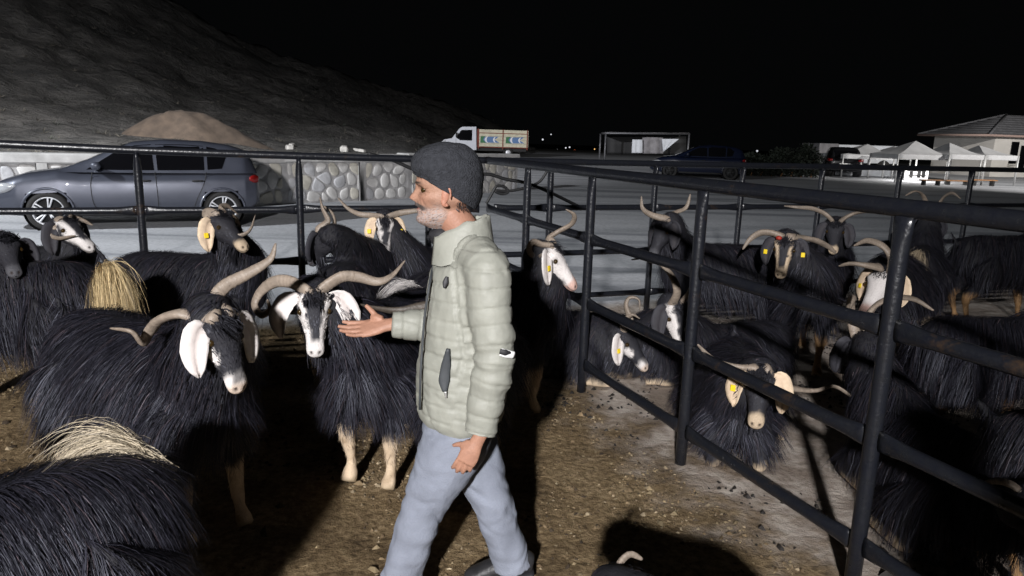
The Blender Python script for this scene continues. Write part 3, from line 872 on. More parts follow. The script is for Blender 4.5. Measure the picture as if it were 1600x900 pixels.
HAIR_MULT = 1.45
def make_goat(name, label, pos, heading, s=1.0, pose='stand', poll=None, nose=None, horns=None, face='dark', ears='black', tags=(0, 0), tail=None,
              hair=4500, legs='cream', seed=0, hair_w=.0055, horn_r=.031, red=False, hair_len=1.0, group='long-haired goats in the pens', beard=True, voxel=.020, brown=0.0, horn_col=1.0, splay=1.0):
    rng = np.random.default_rng(seed + 100); hair = int(hair * HAIR_MULT); hair_w = hair_w * .44
    root = empty(name, (pos[0], pos[1], 0), label, 'goat', group)
    h = math.radians(heading); fx = np.array([math.cos(h), math.sin(h), 0]); fy = np.array([-math.sin(h), math.cos(h), 0]); fz = np.array([0, 0, 1.0])
    O = np.array([pos[0], pos[1], 0.0])
    lying = pose == 'lie'
    dz = -.335 if lying else 0.0
    def W(p):
        p = np.asarray(p, float); return O + s * (p[..., :1] * fx + p[..., 1:2] * fy + p[..., 2:3] * fz)
    jit = lambda: rng.uniform(-.012, .012)
    # --- body skeleton (local metres at scale 1)
    trunk = np.array([(-.47, .635, .05, .05), (-.43, .63, .13, .105), (-.33, .615, .185, .155), (-.16, .585, .215, .19), (.02, .565, .228, .20), (.18, .57, .228, .182), (.30, .595, .20, .155), (.38, .625, .15, .115), (.425, .645, .07, .06)])
    S = spline(trunk, 26)
    path = W(np.stack([S[:, 0], 0 * S[:, 0] + jit(), S[:, 1] + dz], 1))
    parts = [tube(path, S[:, 3] * s, S[:, 2] * s, n=18)]
    nb = W(np.array([.31, 0, .70 + dz]))
    pollw = W(np.array([.62, 0, .97 + dz])) if poll is None else np.asarray(poll, float)
    nosew = W(np.array([.80, 0, .79 + dz])) if nose is None else np.asarray(nose, float)
    hd = nosew - pollw; hl = np.linalg.norm(hd); hs = float(np.clip(hl / .27, .85 * s, 1.2 * s)); hx = hd / hl
    hor = hx * [1, 1, 0]; hor = nz(hor) if np.linalg.norm(hor) > .05 else fx
    hz = fz * .6 + hor * .8; hz = nz(hz - hx * (hz @ hx)); hy = np.cross(hz, hx)
    def HW(p):
        p = np.asarray(p, float); return pollw + hs * (p[..., :1] * hx + p[..., 1:2] * hy + p[..., 2:3] * hz)
    back = HW(np.array([-.03, 0, -.035]))
    mid = (nb + back) / 2 + np.array([0, 0, -.02 * s]) + .03 * s * fx
    parts.append(limb([W(np.array([.20, 0, .62 + dz])), nb, mid, back, HW(np.array([.03, 0, -.03]))], np.array([.15, .155, .125, .082, .05]) * s, seg=6, n=16))
    for sd in (-1, 1):
        y = .105 * sd
        if lying:
            parts.append(limb(W(np.array([(.27, y, .25), (.40, y * 1.05, .12), (.46, y, .045), (.34, y * 1.2, .035), (.27, y * 1.2, .03)])), np.array([.09, .06, .042, .03, .034]) * s))
            parts.append(limb(W(np.array([(-.30, y, .25), (-.12, y * 1.9, .16), (-.20, y * 2.3, .06), (-.02, y * 2.35, .035), (.05, y * 2.35, .03)])), np.array([.13, .10, .045, .03, .034]) * s))
        else:
            a, b = rng.uniform(-.05, .05), rng.uniform(-.06, .06)
            parts.append(limb(W(np.array([(.28, y, .56), (.25, y * 1.1, .42), (.285 + a * .4, y, .245), (.285 + a, y * .95, .10), (.30 + a, y * .95, .055), (.32 + a, y * .95, .012)])), np.array([.10, .074, .041, .0245, .034, .039]) * s, seg=5, n=12))
            parts.append(limb(W(np.array([(-.30, y, .60), (-.22, y * 1.2, .45), (-.31 + b * .4, y * 1.05, .33), (-.385 + b * .6, y, .265), (-.36 + b, y * .95, .10), (-.345 + b, y * .95, .055), (-.325 + b, y * .95, .012)])), np.array([.14, .108, .064, .040, .026, .034, .039]) * s, seg=5, n=12))
    tb = W(np.array([-.45, 0, .70 + dz])); tdir = nz(-fx * .55 + fz * .85); tl = .15 * s
    if tail is not None and len(tail) > 3: tdir = nz(np.asarray(tail[3], float))
    parts.append(limb([tb + fx * .05 * s, tb, tb + tdir * tl * .6, tb + tdir * tl], np.array([.03, .028, .02, .012]) * s, n=8))
    V, F = remesh(join(*parts), voxel * s, smooth=5)
    Nn = vnormals(V, F)
    if np.sum(Nn * (V - V.mean(0))) < 0: Nn = -Nn; F = F[:, ::-1]
    rel = (V - O) / s; lx, ly, lz = rel @ fx, rel @ fy, rel @ fz
    V = V + Nn * (.006 * fbm(V, 3, 2, seed))[:, None]
    legc = {'cream': CREAM, 'tan': TAN, 'black': BLACK * 2}[legs]
    lim = (.30 if not lying else .07)
    lowleg = np.clip((lim + .03 * fbm(V, 6, 2, seed + 1) - lz) / .05, 0, 1)[:, None]
    col = BLACK * (1 + 0 * lowleg) * (1 - lowleg) + legc * lowleg
    hoof = np.clip((.045 - lz) / .015, 0, 1)[:, None] * (0 if lying else 1); col = col * (1 - hoof) + np.array([.33, .26, .17]) * hoof
    dirt = np.clip(fbm(V, 7, 3, seed + 2), 0, 1)[:, None] * lowleg * .75; col = col * (1 - dirt) + np.array([.20, .13, .07]) * dirt
    # --- head joined to the body as one skin mesh
    hv, hf, hc = head_mesh(face, rng); hw = HW(hv)
    bv = np.concatenate([V, hw]); bf = np.concatenate([F, hf + len(V)]); bc = np.concatenate([col, hc])
    mk('body', (bv, bf), MAT['skin_fur'], root, cols=bc)
    # --- coat
    wgt = np.clip((lz - (lim - .05)) / .16, 0, 1) * (1 + .3 * np.clip((lz - .55 - dz) / .2, 0, 1))
    dh = np.linalg.norm(V - HW(np.array([.06, 0, -.02])), axis=1); wgt = wgt * np.clip((dh - .07 * s) / .05, .0, 1)
    n_short = int(hair * .10)
    R, RN, vi = sample_surface(V, F, hair, wgt, rng)
    R = R + RN * .006
    rl = (R - O) / s; ly_, lz_ = rl @ fy, rl @ fz
    tang = -fx * .55 + fy * (np.sign(ly_ + rng.normal(0, .02, len(R))) * .5)[:, None] - fz * .9
    tang = tang - RN * (tang * RN).sum(1)[:, None]
    d0 = nz(nz(tang) + RN * .22)
    lens = (.125 + .055 * np.clip((.75 + dz - lz_) / .3, 0, 1)) * s * hair_len * rng.uniform(.55, 1.25, len(R))
    lens = lens * np.clip((lz_ - lim + .06) / .16, .25, 1)
    fade = np.clip((np.linalg.norm(R - pollw, axis=1) - .10) / .25, .18, 1); lens = lens * fade
    if not lying: lens = np.clip(lens, .03, np.maximum(.035, (R[:, 2] - .25 * s * rng.uniform(.85, 1.15, len(R))) / .85))
    hcols = BLACK[None] * np.exp(rng.normal(0, .38, (len(R), 1))) * np.array([.98, .97, 1.12]) 
    br = (rng.uniform(0, 1, len(R)) < .06 + brown)[:, None]; hcols = np.where(br, hcols * np.array([3.2, 2.4, 1.9]), hcols)
    pack = [strands(R, RN, d0, lens, hair_w * s * rng.uniform(.6, 1.3, len(R)), hcols, gravity=.28, lift=.15, seed=seed, clump=13, clump_w=.6, curl=.10)]
    if hair > 5500 and not lying:
        lw = np.clip((.36 - lz) / .04, 0, 1) * (lz > .05)
        R, RN, vi = sample_surface(V, F, 700, lw, rng)
        pack.append(strands(R, RN, nz(RN * .35 - fz + rng.normal(0, .12, (700, 3))), .022 * s * rng.uniform(.5, 1.5, 700), np.full(700, .0032 * s), col[vi] * rng.uniform(.6, 1.1, (700, 1)), seg=2, gravity=.2, clump=6, seed=seed + 8))
    # short nap on the face + forelock + beard
    fw = np.clip(1 - np.clip((hv[:, 0] - .15) / .06, 0, 1), 0, 1)
    R, RN, vi = sample_surface(hw, hf, max(700, hair // 7), fw, rng)
    if np.sum(RN * (R - hw.mean(0))) < 0: RN = -RN
    pack.append(strands(R, RN, nz(-hx * .7 + RN * .25 - hz * .1), np.full(len(R), .011 * s) * rng.uniform(.6, 1.4, len(R)), np.full(len(R), .0032 * s), hc[vi] * rng.uniform(.7, 1.2, (len(R), 1)), seg=2, gravity=.1, clump=5, seed=seed + 3))
    k = 170; R = HW(np.stack([rng.uniform(-.03, .05, k), rng.normal(0, .022, k), np.full(k, .052)], 1))
    pack.append(strands(R, np.tile(hz, (k, 1)), nz(hx * .6 + hz * .5 + rng.normal(0, .3, (k, 3))), .06 * s * rng.uniform(.5, 1.3, k), np.full(k, .005 * s), np.tile(BLACK * 1.3, (k, 1)), gravity=.18, clump=8, seed=seed + 4))
    if beard:
        k = 110; R = HW(np.stack([rng.uniform(.13, .21, k), rng.normal(0, .014, k), np.full(k, -.066)], 1))
        pack.append(strands(R, np.tile(-hz, (k, 1)), nz(np.array([0, 0, -1]) * .8 - hx * .3 + rng.normal(0, .15, (k, 3))), .11 * s * rng.uniform(.5, 1.2, k), np.full(k, .005 * s), np.tile(BLACK * 1.4, (k, 1)), gravity=.4, clump=12, seed=seed + 5))
    off = 0; VV, FF, CC = [], [], []
    for v, f, c in pack: VV.append(v); FF.append(f + off); CC.append(c); off += len(v)
    mk('coat', (np.concatenate(VV), np.concatenate(FF)), MAT['hair'], root, cols=np.concatenate(CC), smooth=True)
    # --- tail hair
    if tail is not None:
        colr, lent, nt = tail[0], tail[1], tail[2]
        t = rng.uniform(0, 1, nt); R = tb + tdir * (t * tl)[:, None] + rng.normal(0, .012, (nt, 3))
        sidev = nz(np.cross(tdir, fz) + 1e-6); RN = nz(rng.normal(0, 1, (nt, 3)) - 0 * tdir)
        d0 = nz(tdir * .9 + RN * (.22 if len(tail) < 6 else tail[5]))
        cc = np.asarray(colr)[None] * rng.uniform(.45, 1.25, (nt, 1)); cc = np.where((rng.uniform(0, 1, nt) < .10)[:, None], cc * .35, cc)
        v, f, c = strands(R, RN, d0, lent * rng.uniform(.5, 1.15, nt), np.full(nt, .0016 * s), cc, seg=6, gravity=.34 if len(tail) < 5 else tail[4], lift=.05, clump=14, clump_w=.7, seed=seed + 6)
        o = mk('tail_hair', (v, f), MAT['hair'], root, cols=c)
    # --- ears, tags, eyes
    ec = {'black': BLACK * 2.2, 'white': WHITE, 'cream': CREAM * 1.1, 'grey': GREY}[ears]
    for sd, tg in ((1, tags[0]), (-1, tags[1])):
        base = HW(np.array([.012, .060 * sd, .018])); out = nz(hy * sd); out = nz(out * [1, 1, .3])
        down = nz(np.array([0, 0, -1.0]) + hor * .12)
        fc = nz(hor * .95 + out * .38 + np.array([0, 0, .12]))
        v, f, c, P = ear_mesh(base, down, fc, out * splay, min(.185 * hs, .215), .046 * hs, ec, rng)
        e = mk('ear', (v, f), MAT['ear'], root, cols=c)
        if tg:
            cpt = P[7] + fc * .016
            tv, tf = box(cpt, (.028, .006, .034), [nz(np.cross(down, fc)), fc, -down], bevel=.004)
            mk('ear_tag', (tv, tf), MAT['tag'], e, smooth=False)
        ep = HW(np.array([.082, .060 * sd, .013])); mk('eye', ball(ep, .0135 * hs, 10, 8), MAT['eye'], root)
    # --- horns
    if horns is None: horns = 'spread'
    for sd in (0, 1):
        q = 1 if sd == 0 else -1
        hb = HW(np.array([-.005, .030 * q, .046]))
        inner = HW(np.array([.0, .022 * q, .015]))
        if isinstance(horns, str):
            loc = {'spread': [(-.02, .10, .12), (-.05, .20, .13), (-.09, .30, .11), (-.09, .38, .16)], 'back': [(-.05, .05, .14), (-.15, .09, .165), (-.26, .15, .11), (-.29, .22, .02)],
                   'wide': [(-.03, .09, .10), (-.09, .19, .09), (-.13, .31, .05), (-.11, .42, .08)]}[horns]
            pts = [HW(np.array([a, b * q, c])) for a, b, c in loc]
        else:
            if sd >= len(horns) or horns[sd] is None: continue
            pts = [gy(u, v, pollw[1] + dy) for u, v, dy in horns[sd]]
        hv_, hf_, hc_ = horn_mesh([inner, hb] + pts, horn_r * hs, seed=seed + sd, tw=2.2 * q)
        ho = mk('horn', (hv_, hf_), MAT['horn'], root, cols=hc_ * horn_col)
        if red and sd == 1:
            mk('paint_mark', ball(HW(np.array([.02, -.04, .062])), (.022 * s, .022 * s, .016 * s), 10, 7), MAT['redmark'], root)
    return root

GOATS = []
def goat(label, pos, heading, **kw):
    GOATS.append(make_goat('goat', label, pos, heading, seed=len(GOATS) * 10 + 3, **kw))

# ---- left pen
goat('shaggy black goat with one white drooping ear and white cheek, horn curling over its back', (-1.56, 2.90), -26, s=1.15, poll=gy(338, 500, 2.42), nose=gy(378, 604, 2.35),
     horns=([(338, 470, .03), (352, 447, .06), (392, 425, .10), (422, 405, .13), (431, 380, .15)], [(312, 497, -.02), (282, 490, -.03), (250, 500, 0), (232, 520, .03), (222, 535, -.02), (205, 518, -.06), (172, 513, -.05)]),
     face='cheek', ears='white', hair=17000, hair_w=.0048, horn_r=.036, voxel=.014)
goat('black goat seen from above with a raised pale blond tail in the foreground', (-1.36, 1.66), -142, s=1.0, tail=(BLOND * [1.0, 1.1, 1.45], .27, 4500, (-.72, .0, .62), .25, .16), hair=18000, hair_w=.0045, voxel=.014)
goat('black goat with two white ears and striped face standing by the man\'s outstretched hand', (-.60, 3.52), -106, s=1.12, poll=gy(491, 462, 2.97), nose=gy(493, 552, 2.82),
     horns=([(533, 433, .0), (560, 433, .02), (590, 440, .03), (612, 431, .02), (633, 407, 0)], [(455, 441, .0), (430, 440, .02), (408, 455, .05), (398, 476, .04), (408, 492, 0), (421, 484, -.03), (418, 468, -.05)]),
     face='stripe', ears='white', splay=1.7, hair=16000, hair_w=.0048, horn_r=.034, voxel=.014, tail=(WHITE * .9, .26, 1500, (-.75, -.25, .55), .3, .2))
goat('black goat raising its head in front of the grey hatchback, yellowish ear', (-2.22, 4.75), 8, s=1.12, poll=gy(340, 345, 4.62), nose=gy(386, 384, 4.5),
     horns=([(345, 325, .05), (356, 322, .12), (372, 335, .18)], [(322, 332, -.02), (330, 350, -.06), (348, 364, -.08), (370, 369, -.08), (390, 360, -.05), (399, 336, 0)]), face='pale_muzzle', ears='cream', tags=(0, 1), hair=5000)
goat('black goat with a bushy blond tail hanging beside the large shaggy goat', (-2.96, 4.02), 184, s=1.18, poll=gy(8, 382, 4.0), nose=gy(22, 418, 3.85), horns=(None, None), face='dark', tail=(BLOND * 1.25, .44, 4500, (.40, -.40, .45), .36, .16), hair=6000)
goat('goat with white-striped face looking over the back of the blond-tailed goat', (-3.55, 5.05), 4, s=1.08, poll=gy(98, 352, 5.0), nose=gy(146, 384, 4.9),
     horns=([(112, 340, .08), (130, 345, .12), (145, 352, .10)], [(92, 352, -.06), (72, 362, -.10), (90, 372, -.12), (118, 368, -.14)]), face='stripe', ears='black', hair=3000)
goat('black goat with one upright horn and a yellow ear tag behind the striped goat', (-1.12, 4.95), 78, s=1.08, poll=gy(510, 366, 4.75), nose=gy(483, 408, 4.85),
     horns=([(512, 345, 0), (504, 326, 0), (500, 308, .02)], [(522, 352, .08), (520, 335, .12), (506, 322, .16)]), face='dark', ears='black', tags=(1, 1), hair=4000)
goat('goat with cream ears each carrying a yellow tag, striped face, wide horns', (-.62, 5.72), -118, s=1.05, poll=gy(601, 343, 5.32), nose=gy(603, 395, 5.2),
     horns=([(625, 333, 0), (645, 330, 0), (668, 326, .02), (690, 315, .02)], [(580, 337, 0), (560, 334, 0), (543, 325, .02), (528, 309, .02)]), face='stripe', ears='cream', tags=(1, 1), hair=4000)
goat('goat hidden behind the man with a long brown horn pointing over his arm', (-.20, 3.42), -96, s=1.05, poll=gy(700, 480, 3.08), nose=gy(672, 560, 3.0),
     horns=([(660, 480, -.06), (625, 486, -.08), (590, 482, -.06), (556, 474, -.02)], [(720, 460, .1), (745, 440, .2), (770, 430, .22)]), face='dark', hair=4500, horn_r=.036, horn_col=.26)
goat('white-faced goat with a yellow-tagged white ear beside the thick dividing fence', (-.16, 4.3), 8, s=1.14, poll=gy(853, 392, 4.25), nose=gy(904, 446, 4.2),
     horns=([(858, 372, .06), (872, 362, .08), (893, 350, .05), (897, 336, 0), (884, 327, -.02)], [(846, 382, -.06), (832, 378, -.09), (827, 392, -.08), (838, 402, -.05), (852, 394, -.10)]), face='white', ears='white', tags=(0, 1), hair=5500)
goat('goat with lowered head, just one curved horn showing over dark trampled ground', (.44, 1.36), 40, s=1.0, pose='lie', poll=gy(968, 925, 1.93), nose=gy(1000, 1010, 1.95),
     horns=([(962, 898, .02), (970, 878, .04), (985, 866, .05), (1004, 874, .05)], [(930, 925, 0), (915, 950, 0)]), face='dark', hair=3000)
# ---- right pen
goat('goat lying behind the dividing fence with a curled horn and white tagged ear', (.72, 5.02), -8, s=1.05, pose='lie', poll=gy(972, 522, 4.85), nose=gy(1014, 574, 4.72),
     horns=([(985, 500, .05), (978, 478, .07), (984, 465, .07), (998, 468, .05), (1000, 484, .02)], [(975, 502, -.03), (988, 492, -.06), (1000, 498, -.08)]), face='cheek', ears='white', tags=(0, 1), hair=5000)
goat('dark goat with lyre-shaped horns standing tall near the road-side fence', (1.78, 5.85), 168, s=1.15, poll=gy(1042, 348, 5.65), nose=gy(1016, 398, 5.55),
     horns=([(1018, 336, -.05), (1004, 325, -.06), (1002, 306, -.05)], [(1055, 332, .08), (1072, 324, .1), (1079, 303, .1)]), face='dark', ears='black', tags=(0, 0), hair=5000, legs='black')
goat('black goat facing forward with red mark on its horn and yellow ear tags', (2.32, 5.5), -104, s=1.12, poll=gy(1228, 376, 5.08), nose=gy(1219, 430, 4.92),
     horns=([(1255, 372, .02), (1275, 376, .04), (1295, 386, .06), (1306, 396, .06)], [(1205, 364, .0), (1188, 364, .03), (1172, 374, .05), (1160, 390, .04)]), face='thin_stripe', ears='black', tags=(1, 1), hair=5000, legs='tan', red=True, horn_r=.042)
goat('goat lowering its white face behind the post, horns arched over its neck', (3.2, 5.75), -128, s=1.1, poll=gy(1384, 432, 5.0), nose=gy(1345, 492, 4.82),
     horns=([(1392, 404, .06), (1380, 385, .1), (1356, 376, .1), (1334, 384, .06)], [(1372, 418, -.04), (1350, 414, -.06), (1328, 412, -.02), (1310, 416, .02)]), face='white', ears='cream', tags=(0, 1), hair=4500, horn_r=.04)
goat('goat with its rump turned and a curved blond tail beside the post', (3.72, 6.35), 58, s=1.1, tail=(BLOND * [.9, .95, 1.2], .40, 1300, (-.3, -.4, .65), .5), horns='back', hair=4000)
goat('dark goat peering over the back of the white-faced goat with arched horns', (3.05, 6.75), -112, s=1.1, face='pale_muzzle', hair=3000, horns='wide')
goat('large dark goat standing at the far side of the pen on tan legs', (4.95, 7.05), 6, s=1.15, hair=4500, legs='tan')
goat('lying black goat with very long spread horns and an open pale muzzle', (1.36, 4.02), -104, s=1.12, pose='lie', poll=gy(1188, 583, 3.48), nose=gy(1181, 664, 3.30),
     horns=([(1215, 598, 0), (1245, 608, .03), (1275, 610, .05), (1305, 604, .06), (1342, 628, .04)], [(1160, 574, 0), (1135, 570, .02), (1112, 560, .03), (1090, 538, .03)]), face='pale_muzzle', ears='cream', tags=(0, 1), hair=7500)
goat('goat lying with head lowered and a thin white face stripe below the tall goat', (1.62, 4.92), 198, s=1.02, pose='lie', poll=gy(1052, 478, 4.55), nose=gy(1070, 548, 4.4), horns='back', face='stripe', ears='black', hair=4000)
goat('big dark goat standing in shade along the thick dividing fence', (2.82, 4.0), 4, s=.98, hair=7000, legs='tan', hair_len=1.2)
goat('black goat lying in shade against the foot of the nearest fence post', (1.98, 3.0), 96, s=1.1, pose='lie', hair=6000, horns='back')
goat('dark goat close to the fence with a pale horn sticking out', (2.35, 2.55), -18, s=.92, poll=gy(1612, 800, 2.32), nose=gy(1660, 870, 2.25),
     horns=([(1600, 772, .02), (1578, 756, .04), (1552, 752, .05), (1524, 763, .05)], None), hair=6000, legs='tan')

# ================================================================== the man
MAN_Y = 2.42
SKIN = np.array([.315, .18, .125]); STUB = np.array([.30, .25, .235]); MOUST = np.array([.07, .055, .05])

def head_surface(fwd, rgt, up, base, k=1.0):
    """face as a height field round a vertical axis: z from chin (0) to crown (.235)"""
    nz_, nt_ = 120, 132
    z = np.linspace(-.004, .2345, nz_); th = np.linspace(-np.pi, np.pi, nt_, endpoint=False)
    fr = np.interp(z, [-.004, .004, .014, .026, .036, .046, .053, .058, .064, .072, .080, .100, .115, .128, .138, .160, .185, .205, .222, .2345],
                   [.045, .070, .086, .088, .082, .086, .0885, .0835, .0895, .0905, .0885, .0830, .0800, .0880, .0945, .0925, .080, .062, .038, .004])
    bk = np.interp(z, [-.004, .02, .05, .08, .11, .15, .185, .21, .225, .2345], [.02, .035, .055, .078, .094, .103, .094, .068, .04, .004])
    wd = np.interp(z, [-.004, .01, .03, .055, .08, .105, .135, .165, .19, .21, .225, .2345], [.022, .040, .054, .062, .067, .072, .0745, .075, .068, .053, .034, .004])
    ker = np.array([1, 2, 3, 2, 1]) / 9.
    sm_ = lambda a: np.convolve(np.pad(a, 2, 'edge'), ker, 'valid')
    fr, bk, wd = sm_(fr), sm_(bk), sm_(wd)
    Z, T = np.meshgrid(z, th, indexing='ij')
    c, s = np.cos(T), np.sin(T)
    e = 2 / 2.25
    X = np.where(c >= 0, fr[:, None], bk[:, None]) * np.sign(c) * np.abs(c) ** e
    Y = wd[:, None] * np.sign(s) * np.abs(s) ** e
    front = np.clip(c, 0, 1) ** .5 * (c > 0)
    G = lambda y0, z0, sy, sz: np.exp(-((np.abs(Y) - y0) / sy) ** 2 - ((Z - z0) / sz) ** 2)
    nose = np.interp(Z, [.070, .076, .080, .086, .094, .104, .118, .130, .140], [0, .005, .017, .0255, .0240, .0205, .0140, .0065, 0])
    nw = np.interp(Z, [.076, .088, .100, .13], [.017, .0135, .0105, .010])
    X = X + nose * np.exp(-(Y / nw) ** 2 * 1.2) * front
    X = X + .007 * G(.016, .084, .007, .007) * front                           # nostril wings
    X = X - .013 * G(.034, .117, .017, .011) * front                           # eye sockets
    X = X + .005 * G(.034, .136, .022, .006) * front + .0045 * G(.034, .104, .014, .006) * front
    Y = Y + np.sign(Y) * (.006 * G(.055, .095, .02, .014) - .007 * G(.06, .062, .02, .018)) # cheekbone, hollow cheek
    X = X - .006 * G(.036, .066, .012, .022) * front
    X = X - .004 * np.exp(-((Z - .058) / .0028) ** 2) * (np.abs(Y) < .026) * front           # mouth line
    X = X + .005 * G(0, .066, .026, .006) * front                              # moustache bulk
    def seg(y0, z0, y1, z1):
        ay, az = np.abs(Y) - y0, Z - z0; ey, ez = y1 - y0, z1 - z0; t_ = np.clip((ay * ey + az * ez) / (ey * ey + ez * ez), 0, 1)
        return np.hypot(ay - t_ * ey, az - t_ * ez)
    creases = np.zeros_like(Z)
    for q, wd_, dp in (((.019, .084, .033, .050), .0030, 1.0), ((.048, .090, .047, .040), .0032, .8), ((.046, .118, .062, .124), .0018, .8), ((.046, .115, .063, .113), .0018, .8), ((.045, .112, .060, .103), .0018, .7), ((.020, .105, .046, .101), .0022, .8), ((.0, .150, .05, .150), .0018, .6), ((.0, .159, .05, .158), .0018, .6), ((.060, .075, .066, .045), .0025, .5)):
        creases = np.maximum(creases, dp * np.exp(-(seg(*q) / wd_) ** 2) * (c > .05))
    X = X - .0030 * creases * front; Y = Y - np.sign(Y) * .0018 * creases
    V = base + k * (X[..., None] * fwd + Y[..., None] * rgt + Z[..., None] * up)
    V = V + .0006 * k * fbm(V.reshape(-1, 3), 55, 2, 90).reshape(Z.shape)[..., None] * (fwd * np.sign(c)[..., None] + rgt * np.sign(s)[..., None])
    n = fbm(V.reshape(-1, 3), 18, 3, 77).reshape(Z.shape)
    col = np.tile(SKIN, (*Z.shape, 1)) * (1 + .10 * n[..., None])
    def paint(m, cc):
        nonlocal col
        m = np.clip(m, 0, 1)[..., None]; col = col * (1 - m) + np.asarray(cc) * m
    fx = X
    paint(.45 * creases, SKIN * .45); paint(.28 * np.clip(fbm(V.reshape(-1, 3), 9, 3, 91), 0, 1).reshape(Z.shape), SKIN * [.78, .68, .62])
    paint(.35 * G(.045, .092, .022, .016), SKIN * [1.12, .86, .82]); paint(.35 * np.exp(-(Y / .013) ** 2 - ((Z - .086) / .012) ** 2) * front, SKIN * [1.15, .85, .8])
    jaw = np.clip((.070 - Z) / .030, 0, 1) * np.clip((fx + .03) / .06, 0, 1) + np.exp(-((fx - .015) / .022) ** 2) * np.clip((.10 - Z) / .04, 0, 1) * .6
    grain = np.random.default_rng(8).uniform(0, 1, Z.shape); paint(np.clip(jaw, 0, 1) * (.25 + .75 * (grain > .45)), STUB); paint(np.clip(jaw, 0, 1) * .8 * (grain < .12), (.06, .05, .045))
    paint(1.6 * np.exp(-((Z - .0675 + .25 * np.clip(np.abs(Y) - .012, 0, 1)) / .0085) ** 4) * np.clip((.047 - np.abs(Y)) / .008, 0, 1) * (c > 0), MOUST)
    paint(.9 * np.exp(-((Z - .0555) / .003) ** 2) * (np.abs(Y) < .023) * front, (.27, .11, .09))
    paint(1.2 * np.exp(-((np.abs(Y) - .034) / .021) ** 4 - ((Z - .1385 - .03 * (np.abs(Y) - .034)) / .0045) ** 2) * front, (.035, .025, .02))
    paint(1.1 * np.exp(-((np.abs(Y) - .034) / .013) ** 4 - ((Z - .117) / .0032) ** 2) * front, (.04, .03, .028))
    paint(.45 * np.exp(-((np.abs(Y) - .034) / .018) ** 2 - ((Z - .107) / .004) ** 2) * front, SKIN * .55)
    i = (np.arange(nz_ - 1)[:, None] * nt_); j = np.arange(nt_)[None]; q = (j + 1) % nt_
    F = np.stack([i + j, i + q, i + nt_ + q, i + nt_ + j], -1).reshape(-1, 4)
    return V.reshape(-1, 3), F, col.reshape(-1, 3)

def hand_mesh(wrist, along, palm_n, thumb_side, k=1.0, curl=(.25, .3, .35, .45), thumb=.55, spread=.10):
    """palm + five separate fingers, remeshed to one skin; along = to the fingertips, palm_n = out of the palm"""
    a = nz(along); t = nz(thumb_side - a * (np.asarray(thumb_side) @ a)); p = np.cross(a, t); p = p if p @ palm_n > 0 else -p
    W = lambda x, y, z: np.asarray(wrist) + k * (a * x + t * y + p * z)
    parts = [limb([W(-.06, 0, 0), W(0, 0, 0), W(.03, 0, -.002), W(.06, 0, -.002), W(.092, -.002, -.003)], np.array([(.027, .021), (.029, .019), (.037, .018), (.042, .016), (.040, .011)]) * k, up=p)]
    parts.append(limb([W(.012, .022, .006), W(.035, .033, .010), W(.055, .036, .008)], np.array([.016, .018, .012]) * k))
    ln = [(.044, .026, .022), (.049, .030, .024), (.046, .028, .023), (.036, .021, .020)]
    for f in range(4):
        y = .031 - .0205 * f; ang = curl[f]; q = W(.078 - (.004 if f in (0, 3) else 0), y * .92, -.002); pts = [q]
        d_lat = spread * (1.3 - f) * .5; tot = ang * .5
        for l in ln[f]:
            d = nz(a * math.cos(tot) + p * math.sin(tot) + t * d_lat); q = q + d * l * k; pts.append(q); tot += ang
        parts.append(limb(pts, np.array([.0098, .0094, .0085, .0066]) * k * (1 if f < 3 else .88), seg=4, n=10))
    q = W(.030, .036, .008); pts = [W(.012, .024, .006), q]; d0 = nz(a * .62 + t * .70 + p * .30)
    for l, m in ((.036, 0), (.030, .3)):
        d = nz(d0 + a * m * .8 + p * thumb * (.4 + m)); q = q + d * l * k; pts.append(q)
    parts.append(limb(pts, np.array([.014, .0125, .0108, .0078]) * k, seg=4, n=10))
    V, F = remesh(join(*parts), .0034, smooth=3)
    n = fbm(V, 25, 2, 5)[:, None]
    return V, F, SKIN * [1.02, .93, .9] * (1 + .12 * n)

def closest_on(P, path):
    """arc length and nearest point index on a polyline for many points"""
    path = np.asarray(path); best = np.full(len(P), 1e9); arc = np.zeros(len(P)); acc = 0.0; pt = np.zeros((len(P), 3))
    for a, b in zip(path[:-1], path[1:]):
        e = b - a; L = np.linalg.norm(e); t = np.clip((P - a) @ e / L ** 2, 0, 1); q = a + t[:, None] * e
        d = np.linalg.norm(P - q, axis=1); m = d < best
        best[m] = d[m]; arc[m] = acc + t[m] * L; pt[m] = q[m]; acc += L
    return arc, best, pt

